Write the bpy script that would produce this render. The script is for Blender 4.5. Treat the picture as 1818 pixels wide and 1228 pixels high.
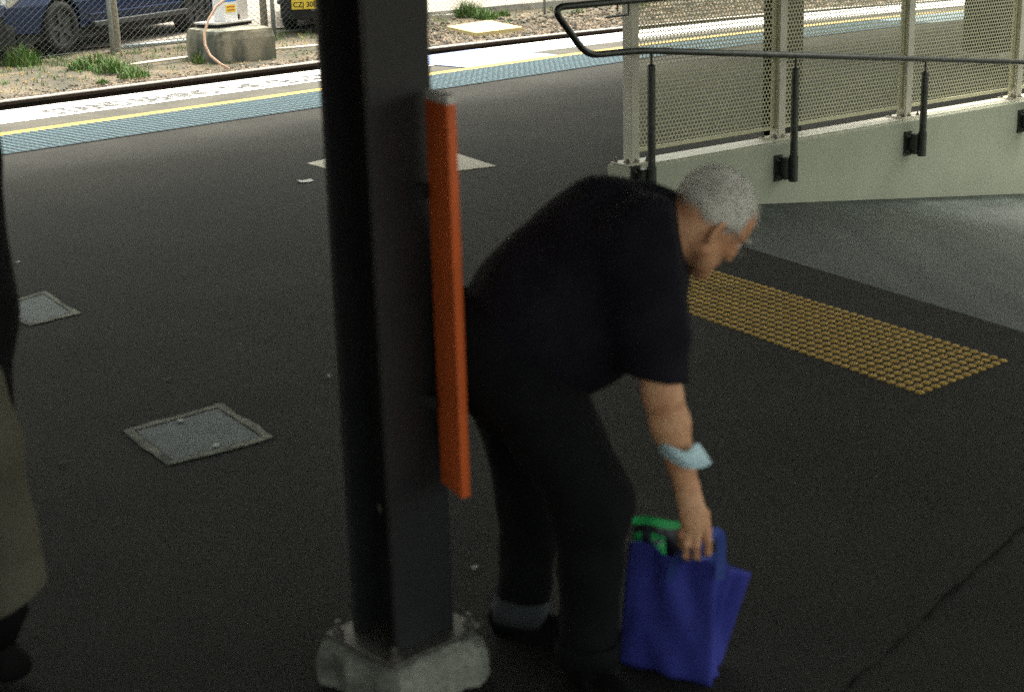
import bpy, bmesh, math, random
import numpy as np
from mathutils import Vector, Matrix
from mathutils.geometry import tessellate_polygon

random.seed(7); rng = np.random.default_rng(7)
for o in list(bpy.data.objects): bpy.data.objects.remove(o)
SC = bpy.context.scene
COL = SC.collection

# ---------------------------------------------------------------- camera
F_PX, PITCH, ROLL, CAM_H = 2787.22, 0.2875786, -0.0289781, 1.85906
TH_U, TH_W = 0.7823, 0.64784
cp, sp = math.cos(PITCH), math.sin(PITCH)
FW = Vector((0, cp, -sp)); R0 = Vector((1, 0, 0)); U0 = Vector((0, sp, cp))
CR = R0 * math.cos(ROLL) + U0 * math.sin(ROLL)
CU = -R0 * math.sin(ROLL) + U0 * math.cos(ROLL)
CAM = Vector((0, 0, CAM_H))
cd = bpy.data.cameras.new('camera'); co = bpy.data.objects.new('camera', cd); COL.objects.link(co)
cd.sensor_width = 36; cd.lens = 36 * F_PX / 1818; cd.clip_start = .05; cd.clip_end = 2000
m = Matrix.Identity(4)
for i in range(3): m[i][0] = CR[i]; m[i][1] = CU[i]; m[i][2] = -FW[i]; m[i][3] = CAM[i]
co.matrix_world = m
cd.dof.use_dof = True; cd.dof.focus_distance = 13.0; cd.dof.aperture_fstop = 3.4
SC.camera = co

# ---------------------------------------------------------------- light
SUN_EL, SUN_AZ = math.radians(62), math.radians(20)     # high sun behind thin cloud, beyond the track
w = bpy.data.worlds.new('World'); SC.world = w; w.use_nodes = True
nt = w.node_tree; bg = nt.nodes['Background']
sky = nt.nodes.new('ShaderNodeTexSky'); sky.sky_type = 'NISHITA'; sky.sun_disc = False
sky.sun_elevation = SUN_EL; sky.sun_rotation = SUN_AZ
sky.air_density = 1.0; sky.dust_density = 6.0; sky.ozone_density = 1.0
hs_ = nt.nodes.new('ShaderNodeHueSaturation'); hs_.inputs['Saturation'].default_value = .35; nt.links.new(sky.outputs[0], hs_.inputs['Color'])      # thin overcast greys the blue
mx_ = nt.nodes.new('ShaderNodeMix'); mx_.data_type = 'RGBA'; mx_.blend_type = 'MULTIPLY'; mx_.inputs[0].default_value = 1; mx_.inputs[7].default_value = (1.0, 1.0, .85, 1)
nt.links.new(hs_.outputs[0], mx_.inputs[6]); nt.links.new(mx_.outputs[2], bg.inputs[0]); bg.inputs[1].default_value = .15
sl = bpy.data.lights.new('sun', 'SUN'); so = bpy.data.objects.new('sun', sl); COL.objects.link(so)
sl.energy = 1.5; sl.angle = math.radians(14); sl.color = (1, .95, .87)
sd = Vector((math.sin(SUN_AZ) * math.cos(SUN_EL), math.cos(SUN_AZ) * math.cos(SUN_EL), math.sin(SUN_EL)))
so.rotation_euler = sd.to_track_quat('Z', 'Y').to_euler(); so.location = (0, 20, 30)
SC.view_settings.view_transform = 'Standard'; SC.view_settings.look = 'None'
SC.view_settings.exposure = 1.85; SC.view_settings.gamma = 1; SC.view_settings.use_curve_mapping = False
SC.cycles.use_denoising = False
SC.cycles.max_bounces = 6; SC.cycles.diffuse_bounces = 4

# ---------------------------------------------------------------- frames and helpers
UX = Vector((math.cos(TH_U), math.sin(TH_U), 0)); NX = Vector((-UX.y, UX.x, 0))      # along / across the platform
WX = Vector((math.cos(TH_W), math.sin(TH_W), 0)); VX = Vector((-WX.y, WX.x, 0))      # along / across the ramp
ZX = Vector((0, 0, 1))
def UN(u, n, z=0): return UX * u + NX * n + ZX * z
def WV(w, v, z=0): return WX * w + VX * v + ZX * z
def ray(x, y): return FW * F_PX + CR * (x - 909) - CU * (y - 614)
def G(x, y, z=0.0):                       # the point of the level z seen at photo pixel x, y
    d = ray(x, y); return CAM + d * ((z - CAM_H) / d.z)
def Y(x, y, d0):                          # the point on that sight line d0 metres ahead (along world Y)
    d = ray(x, y); return CAM + d * (d0 / d.y)
def curve_n(u):                           # the track bends gently in towards the platform
    t = max(0.0, min(u, 26) - 12); n = -.0155 * t * t
    if u > 26: n -= .434 * (u - 26)
    return n
def on_plane(x, y, v):                    # the point on the vertical plane v = const of the ramp frame
    d = ray(x, y); return CAM + d * (v / d.dot(VX))

class MB:
    def __init__(s): s.v = []; s.f = []
    def add(s, vs, fs):
        k = len(s.v); s.v += [tuple(p) for p in vs]; s.f += [tuple(i + k for i in f) for f in fs]; return s
    def box(s, c, size, ax=(R0, Vector((0, 1, 0)), ZX)):
        c = Vector(c); h = [size[i] / 2 for i in range(3)]; vs = []
        for dz in (-1, 1):
            for dx, dy in ((-1, -1), (1, -1), (1, 1), (-1, 1)):
                vs.append(c + ax[0] * h[0] * dx + ax[1] * h[1] * dy + ax[2] * h[2] * dz)
        return s.add(vs, [(3, 2, 1, 0), (4, 5, 6, 7), (0, 1, 5, 4), (1, 2, 6, 5), (2, 3, 7, 6), (3, 0, 4, 7)])
    def prism(s, poly, d):                # poly: points in a plane, extruded by vector d
        n = len(poly); p = [Vector(q) for q in poly]; vs = p + [q + d for q in p]
        return s.add(vs, [tuple(range(n - 1, -1, -1)), tuple(range(n, 2 * n))] + [(i, (i + 1) % n, n + (i + 1) % n, n + i) for i in range(n)])
    def tube(s, path, r, n=10, caps=True):
        P = [Vector(p) for p in path]; rs = r if hasattr(r, '__len__') else [r] * len(P)
        t0 = (P[1] - P[0]).normalized(); a = t0.orthogonal().normalized(); vs = []
        for i, p in enumerate(P):
            t = (P[min(i + 1, len(P) - 1)] - P[max(i - 1, 0)]).normalized()
            a = (a - t * a.dot(t)).normalized(); b = t.cross(a)
            for k in range(n):
                q = 2 * math.pi * k / n; vs.append(p + (a * math.cos(q) + b * math.sin(q)) * rs[i])
        fs = [(i * n + k, i * n + (k + 1) % n, (i + 1) * n + (k + 1) % n, (i + 1) * n + k) for i in range(len(P) - 1) for k in range(n)]
        if caps: fs += [tuple(range(n - 1, -1, -1)), tuple((len(P) - 1) * n + k for k in range(n))]
        return s.add(vs, fs)
    def sweep(s, sec, path, side=None):   # sec: (across, up) pairs, path: list of (point, across-vector)
        n = len(sec); vs = []
        for p, a in path: vs += [Vector(p) + Vector(a) * x + ZX * z for x, z in sec]
        fs = [(i * n + k, i * n + (k + 1) % n, (i + 1) * n + (k + 1) % n, (i + 1) * n + k) for i in range(len(path) - 1) for k in range(n)]
        fs += [tuple(range(n - 1, -1, -1)), tuple((len(path) - 1) * n + k for k in range(n))]
        return s.add(vs, fs)
    def mesh(s, name, mat, origin=(0, 0, 0), smooth=False):
        me = bpy.data.meshes.new(name); o = Vector(origin)
        me.from_pydata([Vector(p) - o for p in s.v], [], s.f); me.update()
        bm = bmesh.new(); bm.from_mesh(me); bmesh.ops.recalc_face_normals(bm, faces=bm.faces); bm.to_mesh(me); bm.free()
        if smooth: me.shade_smooth()
        if mat: me.materials.append(mat)
        return me
    def build(s, name, mat, parent=None, smooth=False, bevel=0, origin=None):
        o0 = parent_origin(parent) if parent is not None else Vector(origin or (0, 0, 0))
        ob = bpy.data.objects.new(name, s.mesh(name, mat, o0, smooth)); COL.objects.link(ob)
        if parent is not None: ob.parent = parent
        else: ob.location = o0
        if bevel:
            b = ob.modifiers.new('bevel', 'BEVEL'); b.width = bevel; b.segments = 2; b.limit_method = 'ANGLE'
        return ob
def parent_origin(p):
    o = Vector((0, 0, 0))
    while p is not None: o = o + p.location; p = p.parent
    return o
def tag(o, label=None, cat=None, group=None, kind=None):
    if label: o['label'] = label
    if cat: o['category'] = cat
    if group: o['group'] = group
    if kind: o['kind'] = kind
    return o
def thing(name, loc, label, cat, group=None):
    e = bpy.data.objects.new(name, None); COL.objects.link(e); e.location = Vector(loc); e.empty_display_size = .1
    return tag(e, label, cat, group)
def inst(name, me, loc, parent=None, rot=None):
    o = bpy.data.objects.new(name, me); COL.objects.link(o)
    if parent is not None: o.parent = parent; o.location = Vector(loc) - parent_origin(parent)
    else: o.location = loc
    if rot: o.rotation_euler = rot
    return o
def copy_tree(o, parent=None):
    c = o.copy(); COL.objects.link(c); c.parent = parent
    for ch in [x for x in bpy.data.objects if x.parent == o]: copy_tree(ch, c)
    return c

# ---------------------------------------------------------------- materials
def mat(name, col, rough=.7, metal=0, var=.25, scale=6, fine=0, fscale=250, bump=0, bscale=120, col2=None, stretch=None, spec=.5, ao=None, rot=0, detail=6, lo=.35, hi=.65):
    m = bpy.data.materials.new(name); m.use_nodes = True; t = m.node_tree; N = t.nodes; L = t.links
    b = N['Principled BSDF']; b.inputs['Roughness'].default_value = rough; b.inputs['Metallic'].default_value = metal
    b.inputs['Specular IOR Level'].default_value = spec
    tc = N.new('ShaderNodeTexCoord'); mp = N.new('ShaderNodeMapping'); L.new(tc.outputs['Object'], mp.inputs[0])
    mp.inputs['Rotation'].default_value = (0, 0, rot)
    if stretch: mp.inputs['Scale'].default_value = stretch
    n1 = N.new('ShaderNodeTexNoise'); n1.inputs['Scale'].default_value = scale; n1.inputs['Detail'].default_value = detail
    L.new(mp.outputs[0], n1.inputs['Vector'])
    cr = N.new('ShaderNodeValToRGB'); L.new(n1.outputs[0], cr.inputs[0])
    cr.color_ramp.elements[0].position = lo; cr.color_ramp.elements[1].position = hi
    c2 = col2 or tuple(c * (1 - var) for c in col); c1 = col if col2 else tuple(min(1, c * (1 + var)) for c in col)
    cr.color_ramp.elements[0].color = (*c2, 1); cr.color_ramp.elements[1].color = (*c1, 1)
    out = cr.outputs[0]
    if fine:
        n2 = N.new('ShaderNodeTexNoise'); n2.inputs['Scale'].default_value = fscale; n2.inputs['Detail'].default_value = 2
        L.new(tc.outputs['Object'], n2.inputs['Vector'])
        mr = N.new('ShaderNodeMapRange'); mr.inputs[1].default_value = .3; mr.inputs[2].default_value = .7
        mr.inputs[3].default_value = 1 - fine; mr.inputs[4].default_value = 1 + fine; L.new(n2.outputs[0], mr.inputs[0])
        mx = N.new('ShaderNodeVectorMath'); mx.operation = 'SCALE'; L.new(out, mx.inputs[0]); L.new(mr.outputs[0], mx.inputs['Scale'])
        out = mx.outputs[0]
    L.new(out, b.inputs['Base Color'])
    if bump:
        n3 = N.new('ShaderNodeTexNoise'); n3.inputs['Scale'].default_value = bscale; n3.inputs['Detail'].default_value = 3
        L.new(tc.outputs['Object'], n3.inputs['Vector'])
        bp = N.new('ShaderNodeBump'); bp.inputs['Strength'].default_value = bump; bp.inputs['Distance'].default_value = .01
        L.new(n3.outputs[0], bp.inputs['Height']); L.new(bp.outputs[0], b.inputs['Normal'])
    return m
M = dict(
 asphalt=mat('asphalt', (.0195, .0187, .0160), .9, var=.26, scale=1.3, fine=.45, fscale=170, bump=.6, bscale=160, spec=.25),
 concrete=mat('concrete', (.36, .34, .30), .9, var=.2, scale=5, fine=.15, fscale=200, bump=.3),
 stained=mat('stained_concrete', (.30, .27, .205), .95, scale=4, col2=(.085, .095, .08), fine=.25, fscale=90, bump=.5, bscale=60, stretch=(1, 1, .45), lo=.4, hi=.62),
 coping=mat('bare_coping', (.065, .06, .048), .95, var=.25, scale=3, fine=.3, fscale=120, bump=.3),
 ramp=mat('brushed_concrete', (.062, .082, .072), .8, scale=2.2, col2=(.037, .048, .044), fine=.2, fscale=150, bump=.25, stretch=(2.2, .35, 1), rot=-TH_W),
 pale_wall=mat('pale_green_paint', (.47, .485, .375), .75, var=.05, scale=2.5, fine=.04, fscale=120, bump=.12, bscale=60),
 cream=mat('cream_paint', (.66, .63, .52), .45, var=.06, scale=9, fine=.03),
 cream_mesh=mat('cream_mesh_paint', (.62, .59, .39), .5, var=.05, scale=3),
 steel=mat('dull_steel', (.085, .09, .085), .38, .75, var=.2, scale=30, bump=.05),
 bolt=mat('bolt_steel', (.16, .15, .14), .5, .6, var=.3, scale=80),
 footing=mat('footing_concrete', (.29, .30, .255), .95, scale=6, col2=(.09, .095, .08), fine=.25, fscale=90, bump=.5, bscale=50, lo=.36, hi=.55),
 charcoal=mat('charcoal_paint', (.018, .018, .0205), .55, var=.15, scale=7, fine=.1, bump=.1, bscale=40),
 charcoal2=mat('charcoal_web', (.012, .011, .012), .7, var=.3, scale=5, bump=.1, bscale=40),
 orange=mat('orange_paint', (.80, .15, .03), .5, var=.1, scale=6, fine=.08),
 white=mat('white_paint', (.78, .76, .72), .7, var=.08, scale=3, fine=.08, fscale=70),
 white_worn=mat('worn_white_paint', (.80, .79, .77), .8, var=.06, scale=2.2, fine=.1, fscale=60),
 letter=mat('faded_letter_paint', (.105, .10, .098), .85, scale=2, col2=(.055, .054, .053), fine=.15, fscale=60, lo=.35, hi=.7),
 yellow_line=mat('yellow_line_paint', (.50, .29, .016), .7, var=.12, scale=4, fine=.1, fscale=80),
 blue_pad=mat('pale_blue_paint', (.24, .30, .52), .8, var=.15, scale=4, fine=.1, fscale=70),
 tactile=mat('slate_blue_tile', (.032, .090, .122), .65, var=.16, scale=2.0, fine=.1, fscale=90),
 tactile_base=mat('dark_tile_base', (.018, .025, .03), .9, var=.2, scale=4),  # tile base coloured darker than the domes
 stud=mat('yellow_stud', (.50, .31, .045), .6, var=.2, scale=5, fine=.12),
 rail=mat('rail_rust', (.050, .034, .026), .85, var=.35, scale=30, stretch=(1, 1, 4)),
 railtop=mat('rail_worn_top', (.55, .50, .44), .35, .4, var=.1, scale=10),
 dirt=mat('dry_dirt', (.135, .105, .07), .95, scale=1.7, col2=(.028, .028, .018), fine=.35, fscale=45, bump=.8, bscale=30, detail=9),
 carpark=mat('pale_gravel', (.27, .235, .20), .95, var=.2, scale=2, fine=.25, fscale=40, bump=.4),
 stone_a=mat('ballast_tan', (.22, .17, .125), .9, var=.45, scale=5, detail=1),
 stone_b=mat('ballast_grey', (.13, .12, .10), .9, var=.5, scale=5, detail=1),
 joint=mat('joint_sealant', (.0125, .012, .0105), .95, var=.2, scale=20, spec=.05),
 galv=mat('galvanised', (.36, .40, .41), .5, .5, var=.15, scale=25),
 wire=mat('fence_wire', (.15, .17, .17), .6, .3, var=.1, scale=20),
 timber=mat('weathered_timber', (.36, .32, .24), .9, scale=14, col2=(.21, .19, .14), stretch=(6, 6, .6), bump=.3, bscale=70),
 pvc=mat('cream_pipe', (.74, .68, .58), .5, var=.08, scale=10),
 cable=mat('pink_cable', (.70, .45, .33), .5, var=.1, scale=10),
 cab_white=mat('cabinet_white', (.78, .77, .78), .5, var=.05, scale=10),
 cab_grey=mat('cabinet_grey', (.52, .49, .46), .6, var=.08, scale=10),
 sign_blue=mat('sign_blue', (.03, .22, .62), .5, var=.08, scale=10),
 sign_yellow=mat('sign_yellow', (.80, .58, .06), .5, var=.05, scale=10),
 sign_red=mat('sign_red', (.45, .05, .02), .6, var=.1, scale=60),
 black=mat('black_rubber', (.012, .012, .013), .8, var=.2, scale=20),
 car_blue=mat('car_blue', (.002, .016, .075), .3, .0, var=.05, scale=3),  # blue darkened to stand for the shade lying over the car
 car_white=mat('car_white', (.75, .74, .74), .25, var=.03, scale=3),
 car_glass=mat('car_glass', (.02, .025, .03), .08, var=.1, scale=3),
 chrome=mat('lamp_glass', (.62, .62, .60), .15, .6, var=.1, scale=40),
 alloy=mat('alloy', (.10, .105, .11), .4, .6, var=.1, scale=20),
 grass_a=mat('grass_green', (.075, .16, .03), .8, var=.35, scale=5),
 grass_b=mat('grass_dry', (.17, .15, .065), .9, var=.4, scale=5),
 flower=mat('flower_yellow', (.62, .62, .08), .8, var=.1, scale=5),
 lid=mat('pit_lid', (.10, .135, .14), .6, .3, var=.22, scale=9, fine=.15, bump=.2),
 paper=mat('paper', (.72, .72, .70), .8, var=.05, scale=20),
 leaf=mat('dry_leaf', (.42, .28, .08), .8, var=.2, scale=30),
 pale_slab=mat('pale_slab', (.56, .53, .45), .9, var=.08, scale=4, fine=.12, fscale=120),
 yellow_slab=mat('yellow_slab', (.55, .45, .22), .9, var=.08, scale=4, fine=.15, fscale=80),
 ceiling=mat('canopy_sheet', (.30, .31, .30), .7, var=.08, scale=2),
 train=mat('train_side', (.16, .16, .165), .4, .4, var=.08, scale=2),
)
# ================================================================ SETTING
EDGE, YEL, BLU = 13.24, 11.9, 11.0
us = [-45, -30, -20, -10, 0, 6, 9, 12] + list(range(13, 27)) + [32, 40, 60]
def strip(name, n0, n1, z, m, u0=-45, u1=60, parent=None, kind='structure'):
    b = MB(); uu = [u for u in us if u0 < u < u1]; uu = [u0] + uu + [u1]; vs = []
    for u in uu: vs += [UN(u, n0 + curve_n(u), z), UN(u, n1 + curve_n(u), z)]
    b.add(vs, [(2 * i, 2 * i + 2, 2 * i + 3, 2 * i + 1) for i in range(len(uu) - 1)])
    o = b.build(name, m, parent)
    return tag(o, kind=kind)
# ramp outline in the ramp frame
RV0, RV1, RW1, SLOPE = 2.4, 6.8, 14.5, .116
def ramp_w0(v): return 5.98 - (6.8 - v) * .16
hole = [WV(ramp_w0(RV0), RV0), WV(RW1, RV0), WV(RW1, RV1), WV(ramp_w0(RV1), RV1)]
outer = [UN(-45, -5), UN(60, -5)] + [UN(u, EDGE + curve_n(u)) for u in [60, 40, 32] + list(range(26, 12, -1)) + [12, 0, -45]]
tri = tessellate_polygon([outer, hole]); pts = outer + hole; n = len(pts)
b = MB(); b.add(pts, [tuple(t) for t in tri])
no = len(outer); low = [p - ZX * 1.25 for p in outer]
b.add(outer + low, [(i, (i + 1) % no, no + (i + 1) % no, no + i) for i in range(no)])
tag(b.build('platform', M['asphalt']), kind='structure')
# grey bare coping, white painted band, yellow line
strip('platform_coping', YEL + .045, EDGE + .004, .004, M['coping'])
strip('white_edge_band', YEL + .56, EDGE + .006, .008, M['white_worn'], -45, 60)
strip('yellow_line', YEL - .075, YEL + .075, .009, M['yellow_line'])
# ramp floor and its start
r0, r1 = WV(ramp_w0(RV0), RV0), WV(ramp_w0(RV1), RV1)
vs = []
for i in range(9):
    for k in range(2):
        v = (RV0, RV1)[k]; w_ = ramp_w0(v) + (RW1 - ramp_w0(v)) * i / 8; vs.append(WV(w_, v, -(w_ - ramp_w0(v)) * SLOPE))
b = MB(); b.add(vs, [(2 * i, 2 * i + 2, 2 * i + 3, 2 * i + 1) for i in range(8)])
tag(b.build('ramp', M['ramp']), kind='structure')
# ground beyond the track, one sheet to the horizon, and the sunk track bed
b = MB(); vs = []
rows = [(13.3, -1.3), (14.55, -.62), (14.9, -.30), (15.2, -.235), (15.6, -.215), (17, -.19), (19, -.16), (60, -.1), (600, -.1)]
for u in (-500, -60, -20, 0, 8, 12, 16, 20, 26, 60, 500):
    for n_, z in rows: vs.append(UN(u, n_ + (curve_n(u) if n_ < 17 and abs(u) < 61 else 0), z))
nr = len(rows)
b.add(vs, [(i * nr + k, (i + 1) * nr + k, (i + 1) * nr + k + 1, i * nr + k + 1) for i in range(10) for k in range(nr - 1)])
tag(b.build('trackside_ground', M['dirt']), kind='structure')
b = MB(); b.add([UN(-500, -700, -1.4), UN(500, -700, -1.4), UN(500, 13.5, -1.4), UN(-500, 13.5, -1.4)], [(0, 1, 2, 3)])
tag(b.build('track_bed', M['dirt']), kind='structure')
b = MB(); b.add([UN(-60, 19.2, -.14), UN(80, 19.2, -.14), UN(80, 45, -.09), UN(-60, 45, -.09)], [(0, 1, 2, 3)])
tag(b.build('car_park_ground', M['carpark']), kind='structure')

# ---------------------------------------------------------------- tactile paving along the platform edge
t0 = thing('tactile_strip', UN(8, 11.4, 0), 'blue grey tactile paving strip laid beside the yellow line', 'tactile paving')
def dome_tile(name, n, pitch, size, r, h, base, top):
    b = MB(); s = size / 2 - .002
    b.add([(-s, -s, .004), (s, -s, .004), (s, s, .004), (-s, s, .004)], [(0, 1, 2, 3)])
    nb = 1
    for i in range(n):
        for j in range(n):
            cx, cy = (i - (n - 1) / 2) * pitch, (j - (n - 1) / 2) * pitch; vs = []
            for rr, zz in ((r, .0042), (r * .72, h)): vs += [(cx + rr * math.cos(k * math.pi / 3), cy + rr * math.sin(k * math.pi / 3), zz) for k in range(6)]
            b.add(vs, [(k, (k + 1) % 6, 6 + (k + 1) % 6, 6 + k) for k in range(6)] + [(6, 7, 8, 9, 10, 11)])
    me = b.mesh(name, base); me.materials.append(top)
    for p in me.polygons: p.material_index = 0 if p.index == 0 else 1
    return me
tile_me = dome_tile('tile', 4, .075, .3, .029, .0125, M['tactile_base'], M['tactile'])
rest = MB()
for i in range(-8, 80):
    u = 3.4 + i * .3
    for j in range(3):
        p = UN(u, BLU + .15 + .3 * j - .06 + curve_n(u), .002)
        near = u < 17.8 and u > 3.5
        a = TH_U + math.atan((curve_n(u + .1) - curve_n(u - .1)) / .2)
        if near: inst('tile', tile_me, p, t0, (0, 0, a))
        else:
            c, s_ = math.cos(a) * .149, math.sin(a) * .149
            rest.add([p + Vector((-c + s_, -s_ - c, .006)), p + Vector((c + s_, s_ - c, .006)), p + Vector((c - s_, s_ + c, .006)), p + Vector((-c - s_, -s_ + c, .006))], [(0, 1, 2, 3)])
tag(rest.build('far_tile', M['tactile'], t0), kind='stuff')

# yellow studs at the head of the ramp
PO = WV(4.51, 3.47); pa = (WX + VX * .06).normalized(); pb = (WX * .115 + VX).normalized()
t1 = thing('stud_patch', PO, 'patch of yellow tactile studs on the asphalt at the top of the ramp', 'tactile studs')
b = MB(); vs = []
for rr, zz in ((.0185, 0), (.0165, .003), (.0125, .0058)): vs += [(rr * math.cos(k * math.pi / 5), rr * math.sin(k * math.pi / 5), zz) for k in range(10)]
b.add(vs, [(r * 10 + k, r * 10 + (k + 1) % 10, r * 10 + 10 + (k + 1) % 10, r * 10 + 10 + k) for r in range(2) for k in range(10)] + [tuple(20 + k for k in range(10))])
stud_me = b.mesh('stud', M['stud']); sv, sf = list(b.v), list(b.f)
far = MB(); cnt = 0
for j in range(39):
    for i in range(12):
        p = PO + pa * (.025 + .05 * i) + pb * (.025 + .05 * j)
        if cnt < 300: inst('stud', stud_me, p, t1); cnt += 1
        else: far.add([p + Vector(q) for q in sv], sf)
tag(far.build('far_stud', M['stud'], t1), kind='stuff')

# ---------------------------------------------------------------- lettering on the white band
def text_mesh(name, txt, m, origin, ax, ay, size, width=None, parent=None, align='LEFT', lift=0):
    cu = bpy.data.curves.new(name, 'FONT'); cu.body = txt; cu.size = 1; cu.align_x = align; cu.offset = .018
    tmp = bpy.data.objects.new('tmp', cu); COL.objects.link(tmp); dg = bpy.context.evaluated_depsgraph_get()
    me = bpy.data.meshes.new_from_object(tmp.evaluated_get(dg)); bpy.data.objects.remove(tmp); bpy.data.curves.remove(cu)
    xs = [v.co.x for v in me.vertices]; k = (width / (max(xs) - min(xs))) if width else size
    off = parent_origin(parent) if parent is not None else Vector((0, 0, 0))
    for v in me.vertices: v.co = Vector(origin) + ax * v.co.x * k + ay * v.co.y * size - off
    me.name = name; me.materials.clear(); me.materials.append(m)
    ob = bpy.data.objects.new(name, me); COL.objects.link(ob)
    if parent is not None: ob.parent = parent
    return ob
la, lb = G(101, 205), G(566, 148.5)
TXW = (lb - la).dot(UX) * 1.44
tx = text_mesh('platform_lettering', 'STAND BEHIND THE YELLOW LINE', M['letter'], UN(la.dot(UX), EDGE - .69, .0125), UX, NX, .52, TXW)
tag(tx, 'faded grey words STAND BEHIND THE YELLOW LINE on the white platform edge', 'lettering')
# blue boarding pads with a white wheelchair mark
def pad(u0, u1, n0, n1, label):
    c = UN((u0 + u1) / 2, (n0 + n1) / 2, .013); t = thing('boarding_pad', c, label, 'painted pad', 'blue painted boarding pads')
    b = MB(); b.add([UN(u0, n0, .013), UN(u1, n0, .013), UN(u1, n1, .013), UN(u0, n1, .013)], [(0, 1, 2, 3)]); b.build('paint', M['blue_pad'], t)
    su, sn = (u1 - u0), (n1 - n0)
    def P(a, q): return UN(u0 + su * a, n0 + sn * q, .017)
    b = MB()
    def ring(cx, cy, r, w_, a0, a1, k=14):
        vs = []
        for i in range(k + 1):
            a = a0 + (a1 - a0) * i / k
            vs += [P(cx + r * math.cos(a), cy + r * math.sin(a)), P(cx + (r - w_) * math.cos(a), cy + (r - w_) * math.sin(a))]
        b.add(vs, [(2 * i, 2 * i + 2, 2 * i + 3, 2 * i + 1) for i in range(k)])
    def bar(x0, y0, x1, y1, w_):
        dx, dy = x1 - x0, y1 - y0; l = math.hypot(dx, dy); px, py = -dy / l * w_ / 2, dx / l * w_ / 2
        b.add([P(x0 + px, y0 + py), P(x0 - px, y0 - py), P(x1 - px, y1 - py), P(x1 + px, y1 + py)], [(0, 1, 2, 3)])
    ring(.46, .38, .22, .07, math.radians(110), math.radians(370))
    ring(.44, .84, .075, .075, 0, 2 * math.pi)
    bar(.44, .74, .47, .45, .10); bar(.46, .58, .66, .58, .07); bar(.47, .45, .68, .45, .08); bar(.66, .46, .76, .22, .08); bar(.74, .22, .84, .25, .07)
    b.build('wheelchair_mark', M['white'], t); return t
a = G(850, 100).dot(UX)
pad(11.35, 12.75, YEL + .07, EDGE - .01, 'pale blue square with white wheelchair mark between yellow line and platform edge')
pad(13.35, 14.75, YEL + .62, EDGE - .06 + curve_n(14.7), 'pale blue painted square on the platform edge seen through the handrail loop')

# ---------------------------------------------------------------- rail
RN = 15.1
rp = []
for u in us:
    d = (curve_n(u + .05) - curve_n(u - .05)) / .1; rp.append((UN(u, RN + curve_n(u), -.15), (NX - UX * d).normalized()))
rail = thing('railway_rail', UN(10, RN, -.33), 'rusty steel rail with a worn bright top beyond the platform edge', 'rail')
k = 1.25
b = MB(); b.sweep([(-.036 * k, -.012), (.036 * k, -.012), (.036 * k, -.045), (.009, -.06), (.009, -.15), (.075, -.165), (.075, -.185), (-.075, -.185), (-.075, -.165), (-.009, -.15), (-.009, -.06), (-.036 * k, -.045)], rp)
b.build('rail_body', M['rail'], rail)
b = MB(); b.sweep([(-.034 * k, -.0115), (.034 * k, -.0115), (.030 * k, 0), (-.030 * k, 0)], rp); b.build('running_surface', M['railtop'], rail)

ja, jb = G(1500, 1228), G(1830, 925); jd = (jb - ja).normalized(); js = Vector((-jd.y, jd.x, 0)); b = MB(); vs = []; rj = random.Random(2); jL = (jb - ja).length
for i in range(40):
    p = ja + jd * (jL * (-.25 + 1.6 * i / 39)) + js * rj.uniform(-.008, .008); w_ = rj.uniform(.001, .005); vs += [p - js * w_ + ZX * .003, p + js * w_ + ZX * .003]
b.add(vs, [(2 * i, 2 * i + 2, 2 * i + 3, 2 * i + 1) for i in range(39)]); tag(b.build('pavement_joint', M['joint']), kind='structure')
# ================================================================ RAMP WALL, SCREEN, HANDRAIL
WT, WV_F, WV_B = .236, 6.8, 7.005                    # wall top height, near face, far face
wend = on_plane(1119, 299, WV_F).dot(WX)
wall = thing('ramp_wall', WV(wend, 6.9, 0), 'low pale green painted concrete wall along the ramp under the mesh screen', 'wall')
b = MB(); sec = [(WV_F, -1.3), (WV_B, -1.3), (WV_B, WT - .012), (WV_B - .012, WT), (WV_F + .012, WT), (WV_F, WT - .012)]
b.prism([WV(wend, v, z) for v, z in sec], WX * 9.0); b.build('wall_body', M['pale_wall'], wall, bevel=.004)
b = MB(); b.box(WV(wend + 4.5, (WV_F + WV_B) / 2, WT + .003), (8.96, .17, .004), (WX, VX, ZX)); b.build('cream_top', M['cream'], wall)
w2 = thing('far_ramp_wall', WV(10, RV0 - .1, 0), 'matching low painted wall on the other side of the ramp', 'wall')
b = MB(); b.box(WV(10.6, RV0 - .11, -.5), (8, .2, 1.4), (WX, VX, ZX)); b.build('wall_body', M['pale_wall'], w2)
w3 = MB().box(WV(RW1 + .06, 4.6, -.6), (.1, 4.6, 1.1), (WX, VX, ZX)).build('ramp_end_wall', M['concrete'], origin=WV(RW1, 4.6, 0)); tag(w3, 'plain concrete wall closing the low end of the ramp', 'wall')

screen = thing('mesh_screen', WV(wend, 6.9, WT), 'cream perforated metal screen on square posts standing on the ramp wall', 'screen')
PV = 6.905
pw = [on_plane(x, y, PV).dot(WX) for x, y in ((1121, 289), (1376, 246), (1602, 207), (1801, 172))]
step = (pw[3] - pw[0]) / 3; pw = [pw[0] + step * i for i in range(7)]
PT = 1.95
bolt_me = None
def bolt_mesh():
    b = MB(); vs = [];
    for zz, r in ((0, .012), (.010, .012), (.010, .006), (.028, .006)): vs += [(r * math.cos(k * math.pi / 3), r * math.sin(k * math.pi / 3), zz) for k in range(6)]
    b.add(vs, [(i * 6 + k, i * 6 + (k + 1) % 6, i * 6 + 6 + (k + 1) % 6, i * 6 + 6 + k) for i in range(3) for k in range(6)] + [tuple(18 + k for k in range(6))])
    return b.mesh('bolt', M['bolt'])
bolt_me = bolt_mesh()
wp0 = None
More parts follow.
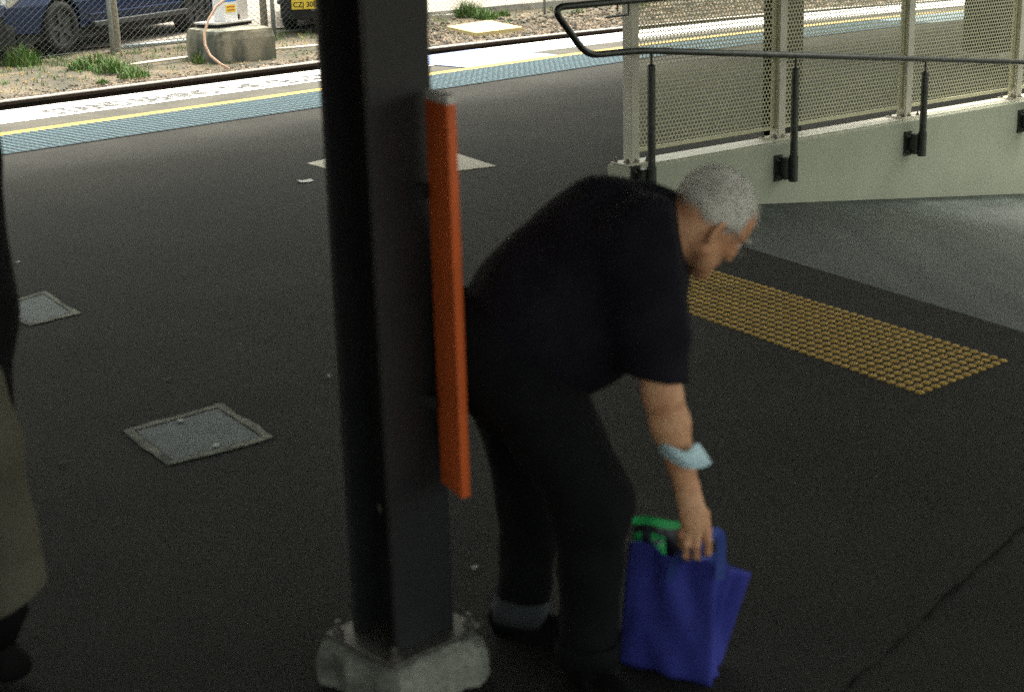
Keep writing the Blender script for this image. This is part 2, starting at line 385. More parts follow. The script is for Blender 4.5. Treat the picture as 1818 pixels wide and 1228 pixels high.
for i, w_ in enumerate(pw):
    base = WV(w_, PV, WT)
    b = MB(); b.box(base + ZX * (PT / 2 + .012), (.062, .075, PT), (WX, VX, ZX)); 
    for s in (-1, 1):                                   # welded fins at the foot
        b.prism([base + VX * (.0375 * s) + ZX * .011, base + VX * (.075 * s) + ZX * .011, base + VX * (.0375 * s) + ZX * .04], WX * .007)
        b.prism([base + WX * (.031 * s) + ZX * .011, base + WX * (.070 * s) + ZX * .011, base + WX * (.031 * s) + ZX * .04], VX * .007)
    p = b.build('post', M['cream'], screen, bevel=.003)
    b = MB(); b.box(base + ZX * .0085, (.19, .15, .010), (WX, VX, ZX)); b.build('base_plate', M['cream'], p)
    for dx, dy in ((-1, -1), (1, -1), (1, 1), (-1, 1)):
        inst('bolt', bolt_me, base + WX * (.075 * dx) + VX * (.055 * dy) + ZX * .013, p)
# perforated panel: staggered round holes, one mesh shared by every bay
PITCH_H = .0275; HR = PITCH_H * .385; PW = step - .075; PH = PT - .10
b = MB(); nx = int(PW / PITCH_H); ny = int(PH / (PITCH_H * .866)); cw = PW / nx; ch = cw * .866
hexv = [(math.cos(math.radians(30 + 60 * k)), math.sin(math.radians(30 + 60 * k))) for k in range(6)]
R6 = cw / math.sqrt(3); outv = []
for k in range(6):
    a0, a1 = hexv[k], hexv[(k + 1) % 6]; outv += [(a0[0] * R6, a0[1] * R6), ((a0[0] + a1[0]) / 2 * R6, (a0[1] + a1[1]) / 2 * R6)]
inv = [(math.cos(math.radians(30 + 30 * k)) * HR, math.sin(math.radians(30 + 30 * k)) * HR) for k in range(12)]
T = np.array(outv + inv); FQ = [(k, (k + 1) % 12, 12 + (k + 1) % 12, 12 + k) for k in range(12)]
V_, F_ = [], []
for r in range(ny):
    for c in range(nx - (r % 2)):
        ox, oz = (c + .5 + .5 * (r % 2)) * cw, (r + .6) * ch; k = len(V_)
        V_ += [(x + ox, 0, z + oz) for x, z in T]; F_ += [tuple(i + k for i in f) for f in FQ]
me = bpy.data.meshes.new('perforated_panel'); me.from_pydata(V_, [], F_); me.materials.append(M['cream_mesh'])
fr = MB(); ht = (ny + .2) * ch
for c, s in (((PW / 2, 0, 0), (PW, .012, .022)), ((PW / 2, 0, ht), (PW, .012, .022)), ((.006, 0, ht / 2), (.018, .012, ht)), ((PW - .006, 0, ht / 2), (.018, .012, ht))):
    fr.box(c, s, (Vector((1, 0, 0)), Vector((0, 1, 0)), ZX))
fr_me = fr.mesh('panel_frame', M['cream_mesh'])
for i in range(6):
    p = inst('perforated_panel', me, WV(pw[i] + .0375, PV, WT + .075), screen, (0, 0, TH_W)); p['kind'] = 'stuff'
    inst('panel_frame', fr_me, WV(pw[i] + .0375, PV, WT + .075), screen, (0, 0, TH_W))

HV = WV_F - .085
hr = thing('handrail', WV(wend, HV, 0), 'dark steel tube handrail with a looped end on brackets along the ramp wall', 'handrail')
def rounded(pts, r, k=6):
    out = [Vector(pts[0])]
    for i in range(1, len(pts) - 1):
        a, p, c = Vector(pts[i - 1]), Vector(pts[i]), Vector(pts[i + 1]); d0, d1 = (a - p), (c - p)
        rr = min(r, d0.length * .45, d1.length * .45); s, e = p + d0.normalized() * rr, p + d1.normalized() * rr
        for j in range(k + 1):
            t = j / k; out.append(s * (1 - t) ** 2 + p * 2 * t * (1 - t) + e * t * t)
    out.append(Vector(pts[-1])); return out
pA, pB, pC, pD, pE = [on_plane(x, y, HV) for x, y in ((1818, 111), (1138, 90), (1042, 99), (980, 14), (1108, 0))]
dirAB = (pA - pB).normalized()
far_end = pB + dirAB * 8.2
up = pD + WX * 5.6; up.z = pD.z + (pE.z - pD.z) * 1.0
b = MB(); b.tube(rounded([far_end, pB, pC, pD, up], .085), .0195, 12, True); b.build('rail_tube', M['steel'], hr, smooth=True)
for x, yb, yt, br in ((1157, 342, 130, (306, 345)), (1408, 322, 148, (274, 322)), (1636, 277, 123, (233, 277)), (1836, 240, 150, (190, 236))):
    q = on_plane(x, br[1], HV); w_ = q.dot(WX); zb = q.z; zr = pB.z + (w_ - pB.dot(WX)) / dirAB.dot(WX) * dirAB.z
    c = WV(w_, HV, 0)
    b = MB(); b.tube([c + ZX * zb, c + ZX * (zr - .085)], .0235, 12); b.tube([c + ZX * (zr - .085), c + ZX * (zr - .075)], [.0235, .012], 12)
    po = b.build('post', M['steel'], hr, smooth=False)
    b = MB(); b.tube([c + ZX * (zr - .08), c + ZX * (zr - .012)], .0075, 8); b.build('pin', M['steel'], po)
    b = MB(); zt = zb + .165
    b.box(WV(w_ - .055, WV_F - .006, (zb + zt) / 2), (.07, .012, zt - zb), (WX, VX, ZX)); b.box(WV(w_ - .030, WV_F - .045, (zb + zt) / 2), (.05, .06, zt - zb - .03), (WX, VX, ZX))
    b.tube([c + ZX * zb, c + ZX * zt], .029, 12); b.build('bracket', M['steel'], po)
    inst('bolt', bolt_me, WV(w_ - .072, WV_F - .012, zt - .03), po, (math.pi / 2, 0, TH_W)); inst('bolt', bolt_me, WV(w_ - .072, WV_F - .012, zb + .03), po, (math.pi / 2, 0, TH_W))
for i in range(1, 4):                                     # stays of the upper rail
    c = pD + WX * (.55 + 1.6 * (i - 1)); b = MB(); b.tube([c - ZX * .015, c - ZX * .075, c + VX * .19 - ZX * .10], .007, 8); b.build('stay', M['steel'], hr)

# ================================================================ COLUMNS
def h_column(base, size_f, depth, top, label, ped=None, ang=0, group='steel columns carrying the platform canopy'):
    t = thing('canopy_column', base, label, 'column', group)
    A, B = UX, NX
    if ang: A = UX * math.cos(ang) + NX * math.sin(ang); B = NX * math.cos(ang) - UX * math.sin(ang)
    z0 = base.z + (.012 if ped else 0); h = top - z0; c = base + ZX * (z0 - base.z + h / 2); ft = .016
    for s in (-1, 1):
        b = MB(); b.box(c + B * (s * (depth / 2 - ft / 2)), (size_f, ft, h), (A, B, ZX)); b.build('flange', M['charcoal'], t, bevel=.003)
    b = MB(); b.box(c, (.010, depth - 2 * ft, h), (A, B, ZX)); b.build('web', M['charcoal2'], t)
    if ped:
        b = MB(); b.box(base + ZX * .006, (size_f + .10, depth + .09, .013), (A, B, ZX)); pl = b.build('base_plate', M['bolt'], t, bevel=.003)
        for dx, dy in ((-1, -1), (1, -1), (1, 1), (-1, 1)):
            o = inst('bolt', bolt_me, base + A * (dx * (size_f / 2 + .028)) + B * (dy * (depth / 2 + .022)) + ZX * .012, t); o.scale = (1.15, 1.15, 1.15)
    return t
PEDZ = .115
c_near = G(707, 1166, PEDZ); FS, DP = .182, .165
c0 = c_near + UX * (FS / 2) + NX * (DP / 2)
col1 = h_column(c0, FS, DP, 3.36, 'charcoal steel column with an orange panel beside it, on a rough concrete footing', ped=True)
b = MB()
for pts_ in ([(628, 918), (640, 902), (655, 893), (662, 880)], [(672, 896), (676, 908)], [(624, 1088), (628, 1096)]):
    prev = []
    for x_, y_ in pts_:
        d_ = ray(x_, y_); p_ = CAM + d_ * ((c0 - UX * .0075 - CAM).dot(UX) / d_.dot(UX)); prev.append(p_)
    b.tube(prev, .0035, 6)
tr_ = b.build('tape_residue', M['stained'], col1); tr_['kind'] = 'stuff'
ft = thing('column_footing', Vector((c0.x, c0.y, 0)), 'rough pale concrete footing under the nearest charcoal column', 'footing')
b = MB(); vs = []; n = 40
for zz, e in ((-.05, .0), (.06, .0), (.100, -.010), (PEDZ, -.032)):
    for k in range(n):
        a = 2 * math.pi * k / n; ca, sa = math.cos(a), math.sin(a); q = (abs(ca) ** 12 + abs(sa) ** 12) ** (-1 / 12)
        rr = (.158 + e) * q + .018 * math.sin(5 * a + 1) * (zz > 0) + .010 * math.sin(11 * a) + .006 * math.sin(17 * a + 2); vs.append(Vector((c0.x, c0.y, zz)) + (UX * ca * rr * .98 + NX * sa * rr))
b.add(vs, [(r * n + k, r * n + (k + 1) % n, (r + 1) * n + (k + 1) % n, (r + 1) * n + k) for r in range(3) for k in range(n)] + [tuple(3 * n + k for k in range(n))])
b.build('block', M['footing'], ft, smooth=False)
# orange blade panel beside the column
dA = c_near.y + .02
zt, zb = Y(793, 181, c_near.y + .02).z, Y(812, 881, c_near.y - .02).z
qa, qb, qc = Y(752, 170, dA + .06), Y(793, 181, dA - .055), Y(811, 184, dA - .035)
pn = thing('orange_panel', Vector((qb.x, qb.y, zb)), 'narrow upright orange panel with a white top fixed to the column', 'panel')
def flat(p): return Vector((p.x, p.y, 0))
ed = (flat(qc) - flat(qb)); bl = flat(qa) - flat(qb)
core = [flat(qb), flat(qc), flat(qc) + bl, flat(qb) + bl]
e1, e2 = ed.normalized(), bl.normalized(); L1, L2 = ed.length, bl.length; r = .007
prof = []
for (cx, cy, a0) in ((L1 - r, r, -90), (L1 - r, L2 - r, 0), (r, L2 - r, 90), (r, r, 180)):
    for k in range(5):
        a = math.radians(a0 + 22.5 * k); prof.append(flat(qb) + e1 * (cx + r * math.cos(a)) + e2 * (cy + r * math.sin(a)))
b = MB(); b.prism([p + ZX * zb for p in prof], ZX * (zt - zb)); b.build('blade', M['orange'], pn)
b = MB(); b.prism([p + ZX * (zt + .001) for p in prof], ZX * .018); b.build('top_cap', M['white'], pn)
for zz in (zb + .2, zt - .2): MB().box((flat(qb) + bl * .9 + flat(c0)) / 2 + ZX * zz, ((flat(c0) - flat(qb) - bl * .9).length, .03, .03), ((flat(c0) - flat(qb) - bl * .9).normalized(), ZX.cross((flat(c0) - flat(qb) - bl * .9).normalized()), ZX)).build('fixing', M['charcoal'], pn)
q = G(1387, 252); c2 = h_column(Vector((q.x, q.y, 0)), .205, .2, 3.36, 'charcoal steel column seen through the mesh screen just behind the ramp wall')
q = G(1764, 112); q = q + (UX + NX) * .1
c3 = thing('platform_pillar', q, 'broad grey green pillar on the platform seen through the mesh at the right', 'pillar')
b = MB(); b.box(q + ZX * 1.68, (.40, .40, 3.36), (UX, NX, ZX)); b.build('shaft', M['pillar'] if 'pillar' in M else M['charcoal'], c3, bevel=.01)
b = MB(); b.box(q + ZX * .05, (.44, .44, .1), (UX, NX, ZX)); b.build('plinth', M['concrete'], c3, bevel=.01)
for i, u in enumerate((-16, -8, 21, 28)):
    q = UN(u, 4.6); h_column(q, .2, .2, 3.36, 'charcoal steel column further along the platform under the canopy')

# ================================================================ PIT COVERS, LITTER
def pit(px, label, frame_w, lidm, framem, keys=True, raise_=.004):
    P = [G(x, y, raise_) for x, y in px]; c = sum(P, Vector()) / 4
    t = thing('pit_cover', Vector((c.x, c.y, 0)), label, 'pit cover')
    def inset(d): return [p + (c - p).normalized() * d * 1.4142 for p in P]
    a, i1 = P, inset(frame_w); n = 6; b = MB(); vs = []
    rr = random.Random(len(label))
    outer, inner = [], []
    for k in range(4):
        for j in range(n):
            t_ = j / n; o = a[k].lerp(a[(k + 1) % 4], t_); ii = i1[k].lerp(i1[(k + 1) % 4], t_)
            w_ = .010 if lidm else 0
            o = o + (o - c).normalized() * rr.uniform(-w_, w_ * .7); outer.append(o); inner.append(ii)
    m_ = len(outer); vs = outer + inner
    b.add(vs, [(k, (k + 1) % m_, m_ + (k + 1) % m_, m_ + k) for k in range(m_)])
    if lidm:
        b.build('frame', framem, t)
        i2 = inset(frame_w + .008); b = MB(); b.prism([Vector((p.x, p.y, -.006)) for p in i2], ZX * .008); l = b.build('lid', lidm, t)
        b = MB(); b.add([Vector((p.x, p.y, .002)) for p in i1], [(0, 1, 2, 3)]); b.build('gap', M['black'], t)
        if keys:
            for s in keys:
                q = G(*s, .004); b = MB(); b.tube([q, q + ZX * .005], .011, 8); b.build('key_cap', M['paper'], l)
    else:
        b = MB(); b.prism([Vector((p.x, p.y, -.01)) for p in outer], ZX * .016); b.build('slab', framem, t)
    return t
pit([(215, 763), (297, 826), (490, 775), (393, 715)], 'square steel pit cover with two white key caps in the asphalt left of the column', .035, M['lid'], M['footing'], [(320, 747), (383, 791)])
pit([(-28, 545), (52, 578), (145, 556), (80, 516)], 'steel pit cover with a concrete rim at the left edge of the photo', .04, M['lid'], M['footing'], None)
pit([(545, 290), (664, 321), (881, 295), (735, 249)], 'pale concrete slab set in the asphalt behind the charcoal column', 0, None, M['pale_slab'])
def scrap(name, px, w_, d_, m_, label, cat, a=0, curl=.006):
    q = G(*px, .004); b = MB(); vs = []; ax, ay = R0 * math.cos(a) + Vector((0, 1, 0)) * math.sin(a), Vector((0, 1, 0)) * math.cos(a) - R0 * math.sin(a)
    for i in range(4):
        for j in range(3): vs.append(q + ax * (w_ * (i / 3 - .5)) + ay * (d_ * (j / 2 - .5)) + ZX * (curl * (abs(i - 1.5) / 1.5) ** 2 + .002 * (j == 1)))
    b.add(vs, [(i * 3 + j, i * 3 + 3 + j, i * 3 + 4 + j, i * 3 + 1 + j) for i in range(3) for j in range(2)])
    o = b.build(name, m_, origin=q); mo = o.modifiers.new('solid', 'SOLIDIFY'); mo.thickness = .0012; tag(o, label, cat)
scrap('paper_scrap', (542, 322), .092, .085, M['paper'], 'white card ticket lying on the asphalt near the pale slab', 'litter', .35)
scrap('dry_leaf', (905, 437), .03, .025, M['leaf'], 'small tan leaf on the asphalt behind the bent man', 'leaf', .3, .012)
scrap('paper_scrap', (583, 668), .016, .012, M['paper'], 'tiny white paper fleck just left of the charcoal column', 'litter', .9)
scrap('paper_scrap', (293, 674), .026, .014, M['stained'], 'dull grey paper fleck above the pit cover with key caps', 'litter', .2)
scrap('paper_scrap', (112, 821), .024, .012, M['stained'], 'dull grey paper fleck beside the khaki trouser leg', 'litter', .4)
scrap('paper_scrap', (842, 1008), .018, .012, M['paper'], 'tiny pale fleck between the column and the trouser leg', 'litter', .4)
scrap('paper_scrap', (31, 466), .022, .02, M['paper'], 'small white paper fleck at the left edge above the pit cover', 'litter', .7)
# ================================================================ BEYOND THE TRACK
GZ = -.165
FN = 18.35
fence = thing('chainlink_fence', UN(12, FN, GZ), 'galvanised chain link fence on pipe posts between the track and the parked cars', 'fence')
f0, f1, FHT = -2.0, 24.0, 1.75
def seg_prism(b, p, q, r):
    t = (q - p).normalized(); a = t.orthogonal().normalized(); c = t.cross(a); vs = []
    for e in (p, q): vs += [e + (a * math.cos(x) + c * math.sin(x)) * r for x in (0, 2.094, 4.189)]
    b.add(vs, [(0, 1, 4, 3), (1, 2, 5, 4), (2, 0, 3, 5)])
b = MB(); D = .100; S_ = .75; n = int((f1 - f0) / D)
for i in range(-int(FHT / S_ / D) - 1, n):
    for s in (1, -1):
        u0 = f0 + i * D; pts_ = []
        ua, ub = u0, u0 + FHT / S_
        lo, hi = max(ua, f0), min(ub, f1)
        if hi - lo < .02: continue
        z_at = (lambda u: (u - u0) * S_) if s == 1 else (lambda u: FHT - (u - u0) * S_)
        segs = 2
        for k in range(segs):
            x0, x1 = lo + (hi - lo) * k / segs, lo + (hi - lo) * (k + 1) / segs
            w0 = .006 * math.sin(x0 * 9 + i) ; w1 = .006 * math.sin(x1 * 9 + i)
            seg_prism(b, UN(x0, FN + .0035 * s + .03, GZ + .04 + z_at(x0)), UN(x1, FN + .0035 * s + .03, GZ + .04 + z_at(x1)), .0030)
o = b.build('chain_mesh', M['wire'], fence); o['kind'] = 'stuff'
for zz in (.06, .95, FHT + .03):
    b = MB(); b.tube([UN(f0 + (f1 - f0) * i / 40, FN + .03, GZ + zz + .008 * math.sin(i * 1.7)) for i in range(41)], .0035, 5); b.build('tension_wire', M['wire'], fence)
pu = [G(180.5, 94.6, GZ), G(492, 66, GZ)]
for u in [pu[0].dot(UX), pu[1].dot(UX)] + [pu[1].dot(UX) + 2.9 * k for k in (1, 2, 3)] + [pu[0].dot(UX) - 2.9]:
    b = MB(); b.tube([UN(u, FN - .005, GZ - .1), UN(u, FN - .005, GZ + FHT + .1)], .031, 12); b.tube([UN(u, FN - .005, GZ + FHT + .1), UN(u, FN - .005, GZ + FHT + .12)], [.034, .02], 12)
    b.build('post', M['galv'], fence, smooth=True)
# timber posts
for px, r, lab in (((207, 92), .062, 'weathered round timber post beside the galvanised fence post'), ((396, 58), .045, 'grey timber post behind the left side of the signal cabinet'), ((470, 58), .055, 'weathered timber post right of the signal cabinet')):
    q = G(*px, GZ); t = thing('timber_post', q, lab, 'post')
    b = MB(); vs = []; n = 14
    for i in range(9):
        z = -.1 + i * .24
        for k in range(n):
            a = 2 * math.pi * k / n; rr = r * (1 + .05 * math.sin(3 * a + i * .6 + r * 90) + .03 * math.sin(7 * a)) * (1 - .012 * i); vs.append(q + Vector((rr * math.cos(a) + .004 * math.sin(i), rr * math.sin(a), z)))
    b.add(vs, [(i * n + k, i * n + (k + 1) % n, (i + 1) * n + (k + 1) % n, (i + 1) * n + k) for i in range(8) for k in range(n)] + [tuple(8 * n + k for k in range(n))])
    b.build('shaft', M['timber'], t, smooth=True)
# concrete block and cabinet
k0, k1 = G(384, 109, GZ), G(488, 99, GZ)
bu = (k1 - k0); bu.z = 0; BL = bu.length; bu.normalize(); bn = Vector((-bu.y, bu.x, 0))
BH, BD = .36, .78
blk = thing('concrete_block', (k0 + k1) / 2 + bn * BD / 2, 'stained concrete plinth beside the rail with weeds at its foot', 'plinth')
b = MB(); cc = (k0 + k1) / 2 + bn * (BD / 2); vs = []
nxs, nys = 7, 6
def bp(i, j, z, e):
    x, y = (i / nxs - .5), (j / nys - .5); return cc + bu * (x * (BL + e)) + bn * (y * (BD + e)) + ZX * z
ring_ = [(i, 0) for i in range(nxs)] + [(nxs, j) for j in range(nys)] + [(nxs - i, nys) for i in range(nxs)] + [(0, nys - j) for j in range(nys)]
rb = random.Random(5); m_ = len(ring_)
for z, e in ((-.1, .04), (.1, .03), (.24, .02), (BH - .05, 0), (BH - .012, -.03), (BH, -.10)):
    for i, j in ring_: vs.append(bp(i, j, z, e) + Vector((rb.uniform(-1, 1), rb.uniform(-1, 1), rb.uniform(-.4, .4))) * .007)
b.add(vs, [(r * m_ + k, r * m_ + (k + 1) % m_, (r + 1) * m_ + (k + 1) % m_, (r + 1) * m_ + k) for r in range(5) for k in range(m_)] + [tuple(5 * m_ + k for k in range(m_))])
b.build('block', M['stained'], blk)
bz = GZ + BH
q0, q1 = G(387, 48.5, bz + .02), G(452, 40.5, bz + .02); pd = (q1 - q0); pd.z = 0; PL = pd.length; pd.normalize(); pnn = Vector((-pd.y, pd.x, 0))
cab = thing('signal_cabinet', (q0 + q1) / 2 + pnn * .2, 'white lineside cabinet with blue label and yellow warning sticker on the concrete plinth', 'cabinet')
pc = (q0 + q1) / 2 + pnn * .21
b = MB(); b.box(pc + ZX * .035, (PL + .03, .40, .02), (pd, pnn, ZX)); b.build('base_plate', M['cab_grey'], cab)
b = MB(); b.box(pc + ZX * .003, (PL - .02, .34, .035), (pd, pnn, ZX)); b.build('skirt', M['black'], cab)
g0, g1, g2 = G(406, 41, bz + .055), G(437.5, 38.5, bz + .055), G(462, 36, bz + .055)
fz, fw_ = .055, (g1 - g0).length
def along(p): return (p - q0).dot(pd)
xa, xb, xc = along(g0), along(g1), along(g2)
b = MB(); b.box(q0 + pd * ((xa + xb) / 2) + pnn * .17 + ZX * (fz + .35 - .01), (xb - xa, .20, .70), (pd, pnn, ZX)); door = b.build('door_panel', M['cab_white'], cab, bevel=.005)
b = MB(); b.box(q0 + pd * ((xb + xc) / 2 + .004) + pnn * .23 + ZX * (fz + .35 - .01), (xc - xb, .26, .70), (pd, pnn, ZX)); b.build('side_box', M['cab_grey'], cab, bevel=.005)
fc = q0 + pd * ((xa + xb) / 2) + pnn * (.07 - .002)
wd = xb - xa
b = MB(); b.box(fc + ZX * (fz + .232 + .22), (wd * .92, .004, .44), (pd, pnn, ZX)); b.build('blue_label', M['sign_blue'], door)
b = MB(); b.box(fc + ZX * (fz + .148), (wd * .74, .004, .095), (pd, pnn, ZX)); st = b.build('warning_sticker', M['sign_yellow'], door)
b = MB()
for zz in (.168, .128): b.box(fc - pnn * .003 + ZX * (fz + zz), (wd * .58, .003, .013), (pd, pnn, ZX))
b.build('red_print', M['sign_red'], st)
b = MB(); b.box(q0 + pd * (xb + .035) + pnn * .09 + ZX * (fz + .035), (.025, .02, .06), (pd, pnn, ZX)); b.build('latch', M['black'], cab)
# cables and pipes
def pipe(name, pts, r, m_, label, cat, z=GZ, n=8):
    P = [G(x, y, zz) for x, y, zz in pts]; o = MB().tube(rounded(P, .15), r, n).build(name, m_, origin=P[0], smooth=True); tag(o, label, cat); return o
cz = [(437, -70, .9), (418, -14, .62), (396, 2, .42)]
Pc = [Y(430, -60, 14.2), Y(404, -3, 14.1), Y(385, 12, 14.0), Y(370, 36, 13.95), Y(362, 62, 13.9), Y(364, 82, 13.85), Y(374, 100, 13.8), Y(392, 114, 13.8)]
k_ = G(408, 119, GZ - .02); 
d0 = k_.y; Pc = [Y(x, y, d0 + e) for x, y, e in ((445, -75, .5), (425, -22, .42), (401, -1, .34), (384, 12, .28), (370, 36, .2), (362.5, 60, .12), (364, 80, .06), (373, 99, .02), (390, 113, 0))] + [k_ - ZX * .03]
o = MB().tube(Pc, .015, 8).build('cable', M['cable'], origin=k_, smooth=True); tag(o, 'thick pink cable arching down to the ballast in front of the plinth', 'cable')
pipe('pipe', [(212, 84, GZ + .03), (352, 70.5, GZ + .03)], .028, M['galv'], 'grey galvanised pipe lying on the ground left of the plinth', 'pipe')
pipe('pipe', [(215, 118, GZ + .015), (275, 109.5, GZ + .02), (333, 102, GZ + .02)], .017, M['pvc'], 'thin cream pipe lying in weeds close to the rail', 'pipe')
pipe('pipe', [(488, 88, GZ + .02), (575, 80, GZ + .02)], .016, M['pvc'], 'thin white pipe running right from the plinth', 'pipe')
# kerb, slabs, thin posts right of the near column
ka, kb = G(745, 35.5, GZ), G(1015, 9.5, GZ); kd = kb - ka; kd.z = 0; kl = kd.length; kd.normalize(); kn = Vector((-kd.y, kd.x, 0))
kr = thing('kerb', ka, 'long pale concrete kerb behind the ballast', 'kerb'); x = -.6; i = 0
while x < kl + 6:
    L_ = .9; b = MB(); b.box(ka + kd * (x + L_ / 2) + kn * (.06 + rb.uniform(-.004, .004)) + ZX * rb.uniform(.035, .042), (L_ - .012, .12, .13), (kd, kn, ZX)); b.build('kerb_stone', M['concrete'], kr, bevel=.008); x += L_
def slab(name, px, z, h, m_, label, cat):
    P = [G(x, y, z) for x, y in px]; c = sum(P, Vector()) / 4; o = MB().prism([p - ZX * h for p in P], ZX * h).build(name, m_, origin=c, bevel=.006); tag(o, label, cat)
slab('concrete_slab', [(793, 47), (846, 58.5), (928, 48), (868, 36.5)], GZ + .04, .09, M['yellow_slab'], 'pale yellow slab lying in the ballast beside the rail', 'slab')
slab('path_slab', [(744, 21), (744, 29), (812, 25.5), (795, 18.5)], GZ + .05, .1, M['pale_slab'], 'bright pale slab behind the kerb next to the column', 'slab')
for px, r, h, m_, lab in (((967, 26), .022, 1.3, M['galv'], 'thin grey pipe post standing by the kerb'), ((1096, 21), .014, .35, M['rail'], 'short dark stake in the ballast seen through the handrail loop')):
    q = G(*px, GZ - .02); o = MB().tube([q, q + ZX * h], r, 8).build('marker_post', m_, origin=q, smooth=True); tag(o, lab, 'post')

# ---------------------------------------------------------------- ballast and plants
def ico():
    t = (1 + 5 ** .5) / 2; v = np.array([(-1, t, 0), (1, t, 0), (-1, -t, 0), (1, -t, 0), (0, -1, t), (0, 1, t), (0, -1, -t), (0, 1, -t), (t, 0, -1), (t, 0, 1), (-t, 0, -1), (-t, 0, 1)], float)
    f = np.array([(0, 11, 5), (0, 5, 1), (0, 1, 7), (0, 7, 10), (0, 10, 11), (1, 5, 9), (5, 11, 4), (11, 10, 2), (10, 7, 6), (7, 1, 8), (3, 9, 4), (3, 4, 2), (3, 2, 6), (3, 6, 8), (3, 8, 9), (4, 9, 5), (2, 4, 11), (6, 2, 10), (8, 6, 7), (9, 8, 1)])
    return v / np.linalg.norm(v[0]), f
IV, IF = ico()
ux_, nx_ = np.array(UX), np.array(NX)
def ground_z(n): return np.interp(n, [14.55, 14.9, 15.2, 15.6, 17, 19, 60], [-.62, -.30, -.235, -.215, -.19, -.16, -.1])
def stones(name, P, S, mats, label=None):
    k = len(P); A = rng.normal(size=(k, 3, 3)); Q = np.linalg.qr(A)[0]
    sc = rng.uniform(.55, 1.15, (k, 1, 3)) * S[:, None, None]; jit = rng.uniform(.72, 1.2, (k, 12, 1))
    v = np.einsum('kij,kvj->kvi', Q, IV[None] * jit * sc) + P[:, None]
    f = (IF[None] + 12 * np.arange(k)[:, None, None]).reshape(-1, 3)
    me = bpy.data.meshes.new(name); me.from_pydata(v.reshape(-1, 3).tolist(), [], f.tolist())
    for m_ in mats: me.materials.append(m_)
    me.polygons.foreach_set('material_index', np.repeat(rng.integers(0, len(mats), k), 20).astype(np.int32)); me.update()
    o = bpy.data.objects.new(name, me); COL.objects.link(o); o['kind'] = 'stuff'; return o
k = 15000
u = rng.uniform(7.5, 27, k); n = 15.22 + np.abs(rng.normal(0, 1, k)) * np.where(u > 14.2, 1.25, np.where(u > 12.6, .45, .28)); keep = n < 18.6; u, n = u[keep], n[keep]
cn = np.array([curve_n(x) for x in u]); S = rng.uniform(.014, .036, len(u)) * np.where(u > 13.5, 1.1, .8)
P = ux_[None] * u[:, None] + nx_[None] * (n + cn)[:, None]; P[:, 2] = ground_z(n) + S * .25
stones('ballast', P, S, [M['stone_a'], M['stone_b'], M['stone_a']])
k = 5000; u = rng.uniform(8, 24, k); n = rng.uniform(15.6, 19.0, k); S = rng.uniform(.006, .016, k); P = ux_[None] * u[:, None] + nx_[None] * n[:, None]; P[:, 2] = ground_z(n) + S * .2
stones('loose_stones', P, S, [M['stone_a'], M['stone_b'], M['leaf']])
def blades(b, c, spread, h, n, rr, lean=.5, wd=.006):
    for _ in range(n):
        a = rr.uniform(0, 6.283); d = spread * math.sqrt(rr.random()); p = c + Vector((d * math.cos(a), d * math.sin(a), 0)); hh = h * rr.uniform(.35, 1.1) * (1.1 - .75 * (d / spread) ** 1.3); a2 = rr.uniform(0, 6.283); ln = hh * rr.uniform(.1, lean)
        dv = Vector((math.cos(a2), math.sin(a2), 0)); sd_ = Vector((-dv.y, dv.x, 0)) * wd * rr.uniform(.6, 1.3)
        m1 = p + dv * ln * .35 + ZX * hh * .6; tp = p + dv * ln + ZX * hh
        b.add([p - sd_, p + sd_, m1 + sd_ * .8, m1 - sd_ * .8, tp], [(0, 1, 2, 3), (3, 2, 4)])
def weed(px, spread, h, n, label, seed, dry=.2, lean=1.1):
    rr = random.Random(seed); q = G(*px, GZ - .02); t = thing('weed_clump', q, label, 'weed', 'weeds growing beside the track')
    b = MB(); blades(b, q, spread, h, n, rr, lean); b.build('leaves', M['grass_a'], t)
    b = MB(); blades(b, q, spread * 1.05, h * 1.1, int(n * dry) + 4, rr, lean, .004); b.build('dry_stems', M['grass_b'], t)
weed((165, 122), .30, .24, 420, 'green grassy weed clump in front of the galvanised fence post', 1)
weed((205, 128), .26, .22, 320, 'low green weeds just left of the thin cream pipe', 2)
weed((238, 137), .20, .16, 240, 'small green tuft close to the rail below the cream pipe', 3)
weed((182, 148), .07, .07, 90, 'tiny green tuft against the rail under the larger weeds', 4)
weed((40, 118), .24, .34, 380, 'tall dark green weeds at the foot of the fence at the far left', 5)
weed((364, 106), .15, .26, 240, 'green weeds against the left end of the concrete plinth', 6)
weed((352, 112), .08, .13, 120, 'low weeds under the pink cable left of the plinth', 7)
weed((832, 32), .26, .36, 460, 'tall yellow green weeds behind the pale yellow slab', 8, .35)
weed((864, 35), .20, .22, 300, 'short bright green weeds right of the tall clump by the kerb', 9, .2)
weed((892, 30), .13, .14, 200, 'low grassy weeds along the kerb right of the yellow slab', 10, .4)
weed((1025, 24), .10, .10, 120, 'small weeds seen inside the handrail loop', 11, .3)
weed((1140, 12), .12, .10, 120, 'small weeds in the ballast behind the first screen post', 12, .3)
rr = random.Random(3); b = MB()
for _ in range(900):
    u_ = 7.4 + 17 * rr.random() ** 2.2; n_ = rr.choice((rr.uniform(16.2, 18.6), rr.uniform(17.6, 18.7))); blades(b, UN(u_, n_, float(ground_z(n_)) - .01), .09, .10, 7, rr, 1.2, .005)
o = b.build('short_grass', M['grass_a']); o['kind'] = 'stuff'
b = MB()
for _ in range(700):
    u_ = rr.uniform(7.8, 24); n_ = rr.uniform(15.9, 18.9); blades(b, UN(u_, n_, float(ground_z(n_)) - .01), .07, .055, 5, rr, 1.6, .004)
o = b.build('dry_grass', M['grass_b']); o['kind'] = 'stuff'
